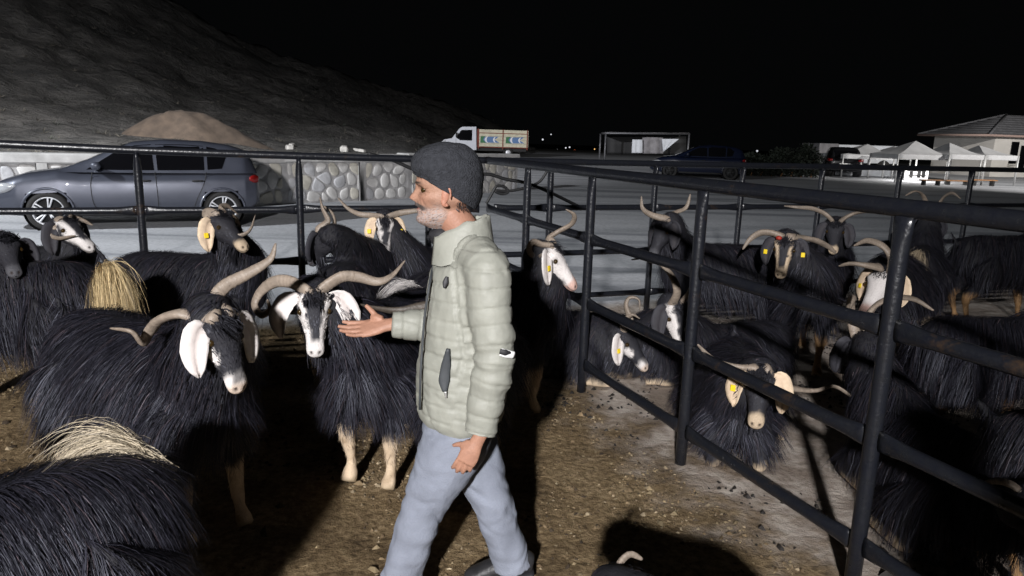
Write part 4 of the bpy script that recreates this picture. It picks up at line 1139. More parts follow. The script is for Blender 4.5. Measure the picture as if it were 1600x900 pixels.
def make_person(name, label, J, fwd, head_up, fine=1.0):
    """J: joints in world metres"""
    root = empty(name, (J['hip'][0], J['hip'][1], 0), label, 'person')
    up = np.array([0, 0, 1.0]); rgt = np.cross(up, fwd)          # points to his right?  sign is irrelevant for symmetric parts
    far = np.array([0, 1.0, 0])                                   # away from the camera
    # ---------- skin: head, neck, hands and the body under the clothes as one mesh
    hu = nz(head_up); hf = nz(fwd - hu * (fwd @ hu)); hr = np.cross(hu, hf)
    hk = J['head_k']
    hv, hfc, hc = head_surface(hf, hr, hu, J['chin_base'], hk)
    core = [limb([J['neck'] - up * .10, J['neck'], J['chin_base'] + hu * .06 * hk - hf * .012], [.075, .062, .060], n=18),
            limb([J['neck'] - up * .06, J['chest'], J['waist'], J['hip']], np.array([(.12, .09), (.16, .10), (.14, .095), (.15, .10)]), n=18, up=fwd),
            limb([J['sh_n'], J['el_n'], J['wr_n']], [.05, .04, .028]), limb([J['sh_f'], J['el_f'], J['wr_f']], [.05, .04, .028]),
            limb([J['hip'] - far * .08, J['kn_n'], J['an_n']], [.08, .055, .04]), limb([J['hip'] + far * .08, J['kn_f'], J['an_f']], [.08, .055, .04])]
    cv, cf = remesh(join(*core), .012, smooth=4)
    ears = []
    for s in (-1, 1):
        e0 = J['chin_base'] + hk * (hu * .108 - hf * .006 + hr * s * .074)
        pts = [e0 + hk * (hu * (.031 * math.sin(a)) + hf * (.017 * math.cos(a)) * (1 if math.cos(a) < 0 else .75) + hr * s * (.004 - .010 * math.cos(a))) for a in np.linspace(-2.2, 3.4, 16)]
        ears.append(tube(np.array(pts), np.interp(np.arange(16), [0, 3, 12, 15], [.0065, .0045, .0045, .003]) * hk, n=8))
        ears.append(ball(e0 - hr * s * .002, np.array([.013, .006, .024]) * hk, 12, 8, rot=np.stack([hf, hr, hu], 1)))
        ears.append(ball(e0 - hu * .026 * hk + hf * .004, np.array([.008, .005, .009]) * hk, 10, 7, rot=np.stack([hf, hr, hu], 1)))
    ev, ef = remesh(join(*ears), .0028, smooth=2)
    packs = [(hv, hfc, hc), (cv, cf, np.tile(SKIN, (len(cv), 1)) * [1, .9, .88]), (ev, ef, np.tile(SKIN * [1.1, .88, .85], (len(ev), 1)))]
    for nm in ('hand_f', 'hand_n'):
        if nm in J: packs.append(hand_mesh(**J[nm]))
    off = 0; VV, FF, CC = [], [], []
    for v, f, c in packs: VV.append(v); FF.append(f + off); CC.append(c); off += len(v)
    mk('body', (np.concatenate(VV), np.concatenate(FF)), MAT['skin'], root, cols=np.concatenate(CC))
    for s in (-1, 1):
        mk('eye', ball(J['chin_base'] + hk * (hu * .117 + hf * .0635 + hr * s * .033), .0118 * hk, 12, 8), MAT['eye'], root)
    # ---------- stubble hairs, brows
    # ---------- beanie
    nu, nv = 72, 40; th = np.linspace(-np.pi, np.pi, nu, endpoint=False); V = []
    for i in range(nv):
        t = i / (nv - 1)
        for a in th:
            c, s = math.cos(a), math.sin(a)
            zr = .165 + (c - 1) * .5 * .100 + .012 * (1 - abs(c))            # rim: low at the nape, higher on the brow
            rx = .106 if c > 0 else .106; ry = .088
            bulge = 1 + .13 * math.sin(min(1, t * 1.3) * math.pi) - .03 * (t < .07)
            prof = math.cos(t ** 1.25 * math.pi / 2) ** .80
            zz = zr + (.272 - zr) * (math.sin(t * math.pi / 2) ** 1.0)
            xo = .002 - .022 * t
            V.append((xo + rx * c * prof * bulge, ry * s * prof * bulge, zz))
    V = np.array(V); V += .0045 * np.stack([fbm(V, 7, 3, 1), fbm(V, 7, 3, 2), fbm(V, 7, 3, 3)], 1)
    ridge = np.abs(np.sin(np.tile(np.arange(nu), nv) * np.pi / 2)) * .0012
    V[:, :2] *= (1 + ridge / .1)[:, None]
    V = J['chin_base'] + hk * (V[:, :1] * hf + V[:, 1:2] * hr + V[:, 2:3] * hu)
    F = [[i * nu + j, i * nu + (j + 1) % nu, (i + 1) * nu + (j + 1) % nu, (i + 1) * nu + j] for i in range(nv - 1) for j in range(nu)]
    hat = mk('beanie', (V, F), MAT['beanie'], root)
    # hair under the rim at the nape
    n = 220; r = np.random.default_rng(2); a = r.uniform(2.0, 4.28, n)
    R = J['chin_base'] + hk * ((np.cos(a) * .088 - .004)[:, None] * hf + (np.sin(a) * .071)[:, None] * hr + r.uniform(.062, .10, n)[:, None] * hu)
    RN = nz(np.cos(a)[:, None] * hf + np.sin(a)[:, None] * hr)
    v, f, c = strands(R, RN, nz(RN * .25 - hu), .014 * r.uniform(.5, 1.2, n), np.full(n, .0022), np.tile([.02, .018, .017], (n, 1)), seg=3, clump=4, seed=4)
    mk('hair', (v, f), MAT['hair'], root, cols=c)
    # ---------- trousers
    def leg(h, kn, an, w):
        S = [h + up * .05, h, h * .45 + kn * .55, kn, kn * .5 + an * .5, an * .92 + kn * .08, an - up * .015]
        return limb(S, np.array([(.115, .122), (.116, .124), (.094, .100), (.079, .082), (.074, .076), (.072, .075), (.076, .082)]) * w, seg=5, n=20, up=fwd)
    hn, hfj = J['hip'] - far * .085, J['hip'] + far * .085
    pel = limb([J['waist'] - up * .02, J['hip'] + up * .03, J['hip'] - up * .09], np.array([(.165, .115), (.185, .135), (.13, .10)]), n=22, up=fwd)
    tv, tf = remesh(join(leg(hn, J['kn_n'], J['an_n'], 1.0), leg(hfj, J['kn_f'], J['an_f'], 1.0), pel), .0085 * fine, smooth=6)
    tn = vnormals(tv, tf)
    if np.sum(tn * (tv - tv.mean(0))) < 0: tn = -tn; tf = tf[:, ::-1]
    A = tv.copy(); low = np.clip((.45 - tv[:, 2]) / .35, 0, 1)
    fold = fbm(A * [1.0, 1.0, 2.4] + .25 * fbm(A, 2, 2, 61)[:, None], 2.4, 3, 60) * (.0045 + .002 * low) + .004 * np.abs(fbm(A * [1, 1, 3.5], 2.2, 2, 62)) * low
    knee = np.minimum(np.linalg.norm(tv - J['kn_n'], axis=1), np.linalg.norm(tv - J['kn_f'], axis=1))
    fold += .007 * np.exp(-(knee / .16) ** 2) * fbm(A @ np.array([[1, 0, .5], [0, 1, 0], [0, 0, 2.6]]), 3.0, 2, 63)
    rid = lambda P, sc_, sd: (1 - np.abs(fbm(P, sc_, 2, sd))) ** 7
    fold -= .0075 * rid(A @ np.array([[1, 0, .55], [0, 1, 0], [.2, 0, 1.7]]), 1.5, 64) * (.35 + .65 * np.maximum(low, np.exp(-(knee / .2) ** 2)))
    mk('trousers', (tv + tn * fold[:, None], tf), MAT['trouser'], root)
    # ---------- jacket
    tor = np.array([J['hem'], J['hem'] + up * .05, J['waist'] + up * .06, (J['waist'] + J['chest']) / 2, J['chest'], J['chest'] + up * .14, J['neck'] - up * .035])
    rad = np.array([(.190, .140), (.205, .158), (.205, .160), (.205, .155), (.205, .150), (.175, .125), (.085, .080)])
    torso = limb(tor, rad, seg=6, n=28, up=fwd)
    nearm = spline([J['sh_n'] + far * .06, J['sh_n'], (J['sh_n'] + J['el_n']) / 2, J['el_n'], (J['el_n'] + J['wr_n']) / 2, J['wr_n']], 26)
    farm = spline([J['sh_f'] - far * .06, J['sh_f'], (J['sh_f'] + J['el_f']) / 2, J['el_f'], (J['el_f'] + J['wr_f']) / 2, J['wr_f']], 26)
    rr = np.interp(np.linspace(0, 1, 26), [0, .15, .4, .62, .85, 1], [.066, .074, .075, .072, .064, .053])
    trap = [limb([J['neck'] - up * .055, (J['neck'] - up * .05) * .5 + J[q] * .5 + up * .012, J[q] + up * .004], [.078, .078, .078], n=16) for q in ('sh_n', 'sh_f')]
    jv, jf = remesh(join(*trap, torso, tube(nearm, rr, n=20), tube(farm, rr * .94, n=20)), .0060 * fine, smooth=max(3, int(9 / fine)))
    jn = vnormals(jv, jf)
    if np.sum(jn * (jv - jv.mean(0))) < 0: jn = -jn; jf = jf[:, ::-1]
    a1, d1, _ = closest_on(jv, nearm); a2, d2, _ = closest_on(jv, farm)
    on1 = (d1 < .105) & (a1 > .12); on2 = (d2 < .10) & (a2 > .12) & ~on1
    h = jv[:, 2] - J['hem'][2]
    q = np.where(on1, a1, np.where(on2, a2, h + .03 * fbm(jv, .8, 2, 70)))
    step = .060
    ds = np.abs((q / step) % 1.0 - .5) * step; dl = step / 2 - ds       # distance to the stitch line
    quilt = -.0042 * np.exp(-(dl / .0045) ** 2) + .0008 * np.clip(dl / (step / 2), 0, 1) ** .6
    pucker = fbm(jv * [1.6, 1.6, .6], 7, 2, 71) * .0030 * np.exp(-(dl / .022) ** 2) + fbm(jv, 6, 2, 75) * .0015
    fold = fbm(jv + .2 * fbm(jv, 1.2, 2, 72)[:, None], 1.7, 3, 73) * .010
    elbow = np.exp(-(np.linalg.norm(jv - J['el_n'], axis=1) / .13) ** 2) * .007 * np.sin(a1 * 75 + 2 * fbm(jv, 3, 2, 74))
    rid = lambda P, sc_, sd: (1 - np.abs(fbm(P, sc_, 2, sd))) ** 7
    fold = fold * .7 - .0055 * rid(jv @ np.array([[1, 0, .8], [0, 1, 0], [.3, 0, 1.3]]), 1.5, 76)
    seam = np.where(np.abs(d1 - .112) < .008, -.006, 0) * (a1 < .45)
    jv = jv + jn * (quilt + pucker + fold + elbow + seam)[:, None]
    jk = mk('jacket', (jv, jf), MAT['jacket'], root)
    # stand-up collar, open at the throat
    n, m = 40, 10; V = []
    cb = J['neck'] - up * .070 + fwd * .010; ct = J['neck'] + up * .046 + fwd * .004
    for sh in (0, 1):
        for i in range(m):
            t = i / (m - 1); cen = cb * (1 - t) + ct * t
            r1 = (.122 * (1 - t) + .082 * t) - sh * .009; r2 = (.118 * (1 - t) + .086 * t) - sh * .009
            for j in range(n):
                a = math.radians(26) + (2 * math.pi - math.radians(52)) * j / (n - 1)
                fr_ = max(0, math.cos(a)); tilt = .034 * (1 - math.cos(a)) / 2 * t - .046 * t * fr_
                V.append(cen + fwd * (r2 * math.cos(a) + .030 * t * fr_) + np.cross(up, fwd) * (r1 + .012 * t * fr_) * math.sin(a) + up * (tilt + .003 * math.sin(j * 1.3 + i) - .02 * (1 - t) * fr_))
    F = []
    o = n * m
    for i in range(m - 1):
        for j in range(n - 1):
            p = i * n + j; F.append([p, p + 1, p + n + 1, p + n]); F.append([o + p, o + p + n, o + p + n + 1, o + p + 1])
    for j in range(n - 1):
        p = (m - 1) * n + j; F.append([p, p + 1, o + p + 1, o + p])
    for i in range(m - 1):
        for j in (0, n - 1):
            p = i * n + j; F.append([p, p + n, o + p + n, o + p])
    mk('collar', (np.array(V), F), MAT['jacket'], jk)
    return root, jk, jv, jn

def surf_point(V, P):
    return V[np.argmin(((V - P) ** 2).sum(1))]

def build_man():
    Y = MAN_Y; P = lambda u, v, dy=0.0: gy(u, v, Y + dy)
    fwd = np.array([-1.0, 0.0, 0.0]); yaw = math.radians(2); fwd = np.array([-math.cos(yaw), -math.sin(yaw), 0])
    J = dict(hip=P(716, 672), waist=P(722, 590), chest=P(732, 470), neck=P(728, 372), hem=P(722, 652),
             sh_n=P(762, 424, -.185), el_n=P(774, 560, -.235), wr_n=P(750, 676, -.24),
             sh_f=P(730, 425, .18), el_f=P(690, 508, .25), wr_f=P(612, 507, .20),
             kn_n=P(662, 792, -.10), an_n=P(628, 900, -.08), kn_f=P(770, 785, .08), an_f=P(800, 882, .10),
             chin_base=P(692, 355), head_k=1.07)
    for k in ('an_n', 'an_f'): J[k][2] = max(J[k][2], .07)
    J['hand_f'] = dict(wrist=P(603, 508, .20), along=P(540, 517, .19) - P(603, 508, .20), palm_n=np.array([0, -.25, 1.0]), thumb_side=np.array([-.1, .75, .55]), k=1.02, curl=(.16, .18, .22, .26), thumb=.9)
    J['hand_n'] = dict(wrist=P(744, 692, -.24), along=P(716, 742, -.25) - P(744, 692, -.24), palm_n=np.array([.3, 1.0, .1]), thumb_side=np.array([-1, .1, .1]), k=.84, curl=(.38, .45, .52, .6), thumb=.6)
    head_up = nz(np.array([.055, 0, 1.0]))
    root, jk, jv, jn = make_person('person', 'man in grey-green quilted jacket and dark beanie holding out his open hand', J, fwd, head_up)
    far = np.array([0, 1.0, 0])
    # shoes
    for an, d in ((J['an_n'], fwd), (J['an_f'], nz(fwd + [0, 0, -.15]))):
        a = np.array([an[0], an[1], 0])
        up = limb([a - d * .085 + [0, 0, .055], a - d * .03 + [0, 0, .07], a + d * .06 + [0, 0, .055], a + d * .15 + [0, 0, .038], a + d * .19 + [0, 0, .03]], np.array([(.030, .035), (.042, .055), (.044, .045), (.042, .030), (.02, .018)]), n=16)
        v, f = remesh(join(up, limb([[a[0], a[1], .06], [an[0], an[1], an[2] + .08]], [.048, .046], n=14)), .007, smooth=3)
        sh = mk('shoe', (v, f), MAT['shoe'], root)
        sole = limb([a - d * .09 + [0, 0, .012], a - d * .02 + [0, 0, .012], a + d * .08 + [0, 0, .012], a + d * .17 + [0, 0, .012], a + d * .20 + [0, 0, .014]], np.array([(.030, .012), (.040, .012), (.046, .012), (.042, .012), (.02, .010)]), n=12)
        mk('sole', sole, MAT['print_black'], sh)
    # front zip line, pocket zip, badge, sleeve patch: raised trims laid on the jacket surface
    def strip(pix, off, width, mat, name, parent, thick=.004, dyguess=-.12):
        pts = []
        for u, v in pix:
            d = nz(ray(u, v)); t = (jv - CAM) @ d; perp = np.linalg.norm((jv - CAM) - t[:, None] * d, axis=1)
            c = np.where(perp < .018)[0]
            if len(c) == 0: c = np.array([perp.argmin()])
            b = c[t[c].argmin()]; pts.append(CAM + d * (t[b] - off))
        S = spline(pts, max(6, len(pts) * 4)); w = np.interp(np.linspace(0, 1, len(S)), np.linspace(0, 1, len(width)), width)
        return mk(name, tube(S, w, np.full(len(S), thick), n=10, up=(0, -1, .1)), mat, parent)
    pk = strip([(700, 545), (697, 570), (694, 595), (695, 612)], .004, [.006, .016, .019, .008], MAT['jacket_dark'], 'pocket_zip', jk)
    strip([(696, 612), (697, 622)], .007, [.005, .003], MAT['silver'], 'zip_puller', pk, .003)
    strip([(698, 432), (696, 441), (694, 450)], .004, [.004, .010, .004], MAT['print_black'], 'chest_badge', jk, .003)
    pt = strip([(782, 550), (792, 553), (803, 555)], .003, [.013, .014, .012], MAT['print_white'], 'sleeve_patch', jk, .004)
    strip([(781, 549), (790, 551), (797, 551)], .008, [.008, .010, .004], MAT['print_black'], 'patch_emblem', pt, .003)
    strip([(684, 378), (680, 400), (672, 440), (664, 490), (660, 540), (657, 590), (656, 640)], .002, [.004, .004, .004, .004], MAT['jacket_dark'], 'front_zip', jk, .003)
    # black shirt at the throat
    c = J['chin_base'] - np.array([0, 0, .022]) + fwd * .012
    mk('shirt_collar', limb([c + fwd * .035 + [0, 0, .0], c + fwd * .0 + [0, 0, -.01], J['neck'] + fwd * .02 - [0, 0, .02]], [(.02, .010), (.045, .042), (.06, .05)], n=16, up=fwd), MAT['print_black'], root)
build_man()

# ================================================================== cars
MAT['paint_grey'] = pmat('grey_blue_metallic_paint', (.066, .072, .096), rough=.36, metal=.35, var=.06, vscale=2, coat=.4)
MAT['paint_black'] = pmat('black_car_paint', (.012, .012, .014), rough=.25, coat=.5)
MAT['paint_blue'] = pmat('dark_blue_car_paint', (.006, .009, .024), rough=.3, coat=.5)
MAT['glass_dark'] = pmat('dark_car_glass', (.004, .004, .005), rough=.06, spec=.6)
MAT['tyre'] = pmat('tyre_rubber', (.022, .021, .021), rough=.85, var=.3, vscale=10, bump=.3)
MAT['alloy'] = pmat('alloy_wheel', (.62, .63, .66), rough=.35, metal=.35, var=.15, vscale=12)
MAT['black_plastic'] = pmat('black_plastic', (.012, .012, .013), rough=.7)
MAT['lamp_red'] = pmat('red_tail_lamp', (.20, .008, .008), rough=.2)
MAT['lamp_clear'] = pmat('clear_lamp_lens', (.35, .36, .38), rough=.12, spec=.8)
MAT['chrome'] = pmat('chrome_trim', (.7, .7, .72), rough=.15, metal=1.0)
MAT['plate'] = pmat('white_number_plate', (.75, .75, .75), rough=.5)

def lathe(prof, c, axis, n=28):
    """profile (radius, offset along axis) revolved"""
    ax = nz(np.asarray(axis, float)); e1 = nz(np.cross(ax, [0.01, .02, 1])); e2 = np.cross(ax, e1)
    a = np.linspace(0, 2 * np.pi, n, endpoint=False); m = len(prof)
    V = np.array([np.asarray(c) + ax * o + r * (e1 * math.cos(t) + e2 * math.sin(t)) for r, o in prof for t in a])
    F = [[i * n + j, i * n + (j + 1) % n, (i + 1) * n + (j + 1) % n, (i + 1) * n + j] for i in range(m - 1) for j in range(n)]
    return V, F

def build_car(label, rear, front, paint, group=None, sc=1.0, name='parked_car', rim=None):
    """hatchback; rear / front = ground points under the near-side wheel centres"""
    rear = np.array([*rear, float(gh(*rear))]); front = np.array([*front, float(gh(*front))])
    fx = nz(front - rear); fx = nz(fx * [1, 1, .6]); fy = nz(np.cross([0, 0, 1.], fx)); fz = np.cross(fx, fy)
    # near side is the side the wheel points were measured on: body extends to the other side
    to_cam = -rear * [1, 1, 0]; s_near = 1 if fy @ to_cam > 0 else -1
    O = rear - fy * s_near * .86 * sc
    def SQ(p):
        p = np.array(p, float); x = p[..., 0]; p[..., 0] = np.where(x < -.37, -.37 + (x + .37) * .66, x); return p
    W = lambda p: W0(SQ(p))
    W0 = lambda p: O + sc * (np.asarray(p, float)[..., :1] * fx + np.asarray(p, float)[..., 1:2] * fy + np.asarray(p, float)[..., 2:3] * fz)
    root = empty(name, O, label, 'car', group)
    X = np.linspace(-.74, 3.46, 150)
    w = np.interp(X, [-.74, -.66, -.4, .3, 2.3, 3.0, 3.3, 3.42, 3.46], [.66, .78, .85, .885, .885, .86, .76, .62, .50])
    zb = np.interp(X, [-.74, -.5, 0, 2.6, 3.2, 3.46], [.42, .28, .21, .20, .24, .36])
    zt = np.interp(X, [-.74, -.70, -.5, 0, 1.2, 2.1, 2.42, 2.9, 3.2, 3.36, 3.46], [.80, .90, .955, .955, .935, .925, .965, .90, .80, .70, .60])
    sec = [(0, 0), (.70, 0), (.90, .03), (.955, .12), (.99, .35), (1.0, .55), (.985, .72), (.975, .80), (.94, .90), (.86, .965), (.70, .99), (.35, 1.01), (0, 1.02)]
    k = len(sec); ring = [(a, b) for a, b in sec] + [(-a, b) for a, b in sec[-2:0:-1]]; m = len(ring)
    V = W(np.array([(x, a * ww, b0 + (t0 - b0) * b) for x, ww, b0, t0 in zip(X, w, zb, zt) for a, b in ring]))
    L = np.array([(x, a * ww, b0 + (t0 - b0) * b) for x, ww, b0, t0 in zip(X, w, zb, zt) for a, b in ring])
    F = []
    for i in range(len(X) - 1):
        for j in range(m):
            q = [i * m + j, i * m + (j + 1) % m, (i + 1) * m + (j + 1) % m, (i + 1) * m + j]
            c = L[q].mean(0)
            if any(abs(c[1]) > .45 and (c[0] - wx) ** 2 + (c[2] - .315) ** 2 < .352 ** 2 for wx in (0, 2.58)): continue
            F.append(q)
    F += [list(range(m))[::-1], list(range((len(X) - 1) * m, len(X) * m))]
    body = mk('body', (V, F), paint, root)
    # greenhouse
    GX = np.linspace(-.71, 2.46, 60)
    roof = np.interp(GX, [-.71, -.66, -.55, -.42, -.15, .3, .9, 1.35, 1.6, 2.0, 2.46], [.95, 1.05, 1.20, 1.32, 1.405, 1.462, 1.475, 1.43, 1.34, 1.14, .95])
    gw = np.interp(GX, [-.71, -.4, .2, 1.4, 2.46], [.70, .79, .82, .82, .74])
    gsec = [(1.0, 0.0), (.93, .30), (.86, .62), (.80, .84), (.73, .945), (.58, .985), (.3, 1.0), (0, 1.005)]
    ring = gsec + [(-a, b) for a, b in gsec[-2::-1]]; m = len(ring)
    def GL(x, a, b, off=0):
        r = np.interp(x, GX, roof); ww = np.interp(x, GX, gw); full = .53
        h = r - .93
        # side planes keep one slope: narrowing grows with height
        y = a * ww if h > full * .9 else (a * ww)
        return (x, y, .93 + h * b)
    V = W(np.array([GL(x, a * (1 if True else 0), b) for x in GX for a, b in ring]))
    F = [[i * m + j, i * m + j + 1, (i + 1) * m + j + 1, (i + 1) * m + j] for i in range(len(GX) - 1) for j in range(m - 1)]
    mk('roof', (V, F), paint, root)
    def side_pt(x, z, s, off=.004):
        r = np.interp(x, GX, roof); ww = np.interp(x, GX, gw); b = np.clip((z - .93) / max(r - .93, .02), 0, 1)
        a = np.interp(b, [q[1] for q in gsec], [q[0] for q in gsec])
        return (x, s * (a * ww + off), z)
    def panel(poly, s, name, mat, parent, off=.005, n=5):
        """side pane that follows the curved flank: outline resampled, filled as a fan of rings"""
        P = []
        for (x0, z0), (x1, z1) in zip(poly, poly[1:] + poly[:1]):
            for t in np.linspace(0, 1, n, endpoint=False): P.append((x0 + (x1 - x0) * t, z0 + (z1 - z0) * t))
        P = np.array(P); c = P.mean(0); k = len(P); V = []
        for sc_ in (1.0, .66, .33): V += [side_pt(*(c + (p - c) * sc_), s, off) for p in P]
        V.append(side_pt(*c, s, off))
        F = [[q * k + i, q * k + (i + 1) % k, (q + 1) * k + (i + 1) % k, (q + 1) * k + i] for q in range(2) for i in range(k)] + [[2 * k + i, 2 * k + (i + 1) % k, 3 * k] for i in range(k)]
        return mk(name, (W(np.array(V)), F), mat, parent)
    win1 = [(2.02, .975), (1.62, 1.245), (1.30, 1.375), (1.06, 1.395), (1.03, .975)]
    win2 = [(.98, .975), (1.00, 1.398), (.55, 1.402), (.26, 1.385), (.26, .985)]
    win3 = [(.21, .99), (.21, 1.375), (.06, 1.345), (-.10, 1.22), (-.02, 1.01)]
    for s in (1, -1):
        for wp in (win1, win2, win3): panel(wp, s, 'side_window', MAT['glass_dark'], root)
        fl = lambda x, z, s=s: (x, s * (np.interp(x, X, w) * np.interp((z - np.interp(x, X, zb)) / (np.interp(x, X, zt) - np.interp(x, X, zb)), [q[1] for q in sec[:9]], [q[0] for q in sec[:9]]) + .003), z)
        # door gaps
        for xs in ([(1.93, .94), (1.96, .7), (1.93, .40), (1.80, .27)], [(1.02, .95), (1.0, .6), (1.0, .27)], [(.23, .95), (.28, .75), (.42, .45), (.46, .27)]):
            S = np.array([fl(x, z) for x, z in spline(xs, 14)]); mk('door_gap', tube(W(S), .006 * sc, n=6), MAT['black_plastic'], body)
        for hx in (1.18, .36):
            h = np.array(fl(hx, .80)); mk('door_handle', limb(W(np.array([h + [-.09, s * .0, 0], h + [-.05, s * .03, .004], h + [.06, s * .03, .004], h + [.10, 0, 0]])), np.array([.012, .016, .016, .012]) * sc, n=8), MAT['black_plastic'], body)
        mir = np.array(side_pt(1.88, 1.0, s)); mm = mk('mirror', limb(W(np.array([mir, mir + [.0, s * .08, .02], mir + [-.02, s * .20, .04], mir + [-.02, s * .25, .04]])), np.array([(.03, .025), (.05, .05), (.07, .075), (.03, .04)]) * sc, n=12, up=fx), paint, root)
        mk('tail_lamp', limb(W(np.array([(-.50, s * .84, .84), (-.60, s * .81, .84), (-.70, s * .72, .83), (-.735, s * .60, .83)])), np.array([(.02, .03), (.03, .065), (.03, .065), (.02, .05)]) * sc, n=12, up=fz), MAT['lamp_red'], root)
        mk('headlamp', limb(W(np.array([(2.98, s * .83, .72), (3.12, s * .80, .69), (3.26, s * .72, .66), (3.36, s * .58, .63)])), np.array([(.015, .02), (.05, .075), (.055, .085), (.03, .06)]) * sc, n=12, up=fz), MAT['lamp_clear'], root)
        S = np.array([fl(x, .24 + .02) for x in np.linspace(.38, 2.2, 10)]); mk('sill', tube(W(S), .035 * sc, n=8), MAT['black_plastic'], root)
        for wx in (0.0, 2.58):
            a = np.linspace(-.15, math.pi + .15, 26)
            arc = np.array([(wx + .362 * math.cos(t), 0, .315 + .362 * math.sin(t)) for t in a])
            arc[:, 1] = [s * (np.interp(x, X, w) - .012) for x in arc[:, 0]]
            mk('wheel_arch', tube(W(arc), .022 * sc, n=8), paint, body)
            well = lathe([(.02, -.28), (.37, -.28), (.37, .0)], W(np.array([wx, s * .80, .315])), fy * s, 28); mk('wheel_well', well, MAT['black_plastic'], body)
            c = W(np.array([wx, s * .77, .315])); ax = fy * s
            wheel = empty('wheel', (0, 0, 0), '', ''); del wheel['label']; del wheel['category']
            wheel.parent = root; wheel.location = c - O
            mk('tyre', lathe([(r * sc, o * sc) for r, o in ((.20, -.09), (.29, -.10), (.312, -.07), (.315, .0), (.312, .07), (.295, .098), (.245, .105), (.225, .09))], c, ax, 36), MAT['tyre'], wheel)
            sp = [lathe([(r * sc, o * sc) for r, o in ((.228, .05), (.232, .095), (.215, .10), (.205, .06), (.20, -.05))], c, ax, 36), lathe([(r * sc, o * sc) for r, o in ((.001, .10), (.045, .098), (.055, .085), (.055, .02))], c, ax, 16)]
            e1 = nz(np.cross(ax, fz)); 
            for q in range(5):
                for dq in (-.14, .14):
                    t = 2 * math.pi * q / 5 + .5 + dq; d = e1 * math.cos(t) + fz * math.sin(t); t2 = t - dq * .5; d2 = e1 * math.cos(t2) + fz * math.sin(t2)
                    sp.append(limb([c + ax * .08 * sc + d2 * .045 * sc, c + ax * .088 * sc + d * .13 * sc, c + ax * .088 * sc + d * .215 * sc], np.array([(.014, .012), (.013, .010), (.016, .010)]) * sc, n=8, up=ax))
            mk('rim', join(*sp), rim or MAT['alloy'], wheel)
            mk('brake_disc', lathe([(.001, .02), (.19 * sc, .02), (.19 * sc, -.02)], c, ax, 24), MAT['black_plastic'], wheel)
    # windscreen, rear window, bumper grille, plate
    def strip_glass(xs, wfac, name):
        V = []
        for x in xs:
            r = np.interp(x, GX, roof); ww = np.interp(x, GX, gw) * wfac
            for a in np.linspace(-1, 1, 9): V.append((x, a * ww, r + .006 + .004 * (1 - a * a)))
        F = [[i * 9 + j, i * 9 + j + 1, (i + 1) * 9 + j + 1, (i + 1) * 9 + j] for i in range(len(xs) - 1) for j in range(8)]
        mk(name, (W(np.array(V)), F), MAT['glass_dark'], root)
    strip_glass(np.linspace(1.46, 2.38, 8), .70, 'windscreen'); strip_glass(np.linspace(-.69, -.44, 5), .70, 'rear_window')
    pl = mk('number_plate', box(W(np.array([-.752, 0, .62])), (.02 * sc, .5 * sc, .11 * sc), [fx, fy, fz], .003), MAT['plate'], root, smooth=False)
    mk('grille', box(W(np.array([3.45, 0, .46])), (.05 * sc, .8 * sc, .12 * sc), [fx, fy, fz], .01), MAT['black_plastic'], root, smooth=False)
    return root
build_car('grey-blue hatchback with alloy wheels parked along the stone wall', gz(350, 351, 0.06)[:2], gz(74, 359, 0.03)[:2], MAT['paint_grey'], sc=1.03)

_p = gy(1284, 300, 37.0)[:2]
build_car('black car parked tail-on beside the white market tents', _p, _p + np.array([.8, 2.55]), MAT['paint_black'], name='parked_car', rim=MAT['black_plastic'])
_p = gy(1140, 285, 31.0)[:2]
build_car('dark blue car parked beyond the road by the empty stall frame', _p, _p + np.array([-2.6, .5]), MAT['paint_blue'], name='parked_car', rim=MAT['black_plastic'])

# ================================================================== pickup truck with painted cargo sides
MAT['van_white'] = pmat('white_van_paint', (.62, .64, .70), rough=.4, var=.08, vscale=3, coat=.3)
MAT['cream_board'] = pmat('cream_painted_board', (.62, .58, .44), rough=.7, var=.2, vscale=5)
MAT['red_frame'] = pmat('rusty_red_frame', (.22, .05, .03), rough=.7, var=.4, vscale=6)
MAT['paint_green'] = pmat('green_sign_paint', (.03, .16, .06), rough=.6)
MAT['paint_sky'] = pmat('blue_sign_paint', (.10, .19, .38), rough=.6)
MAT['lightwhite'] = pmat('white_sign_paint', (.75, .76, .78), rough=.6)

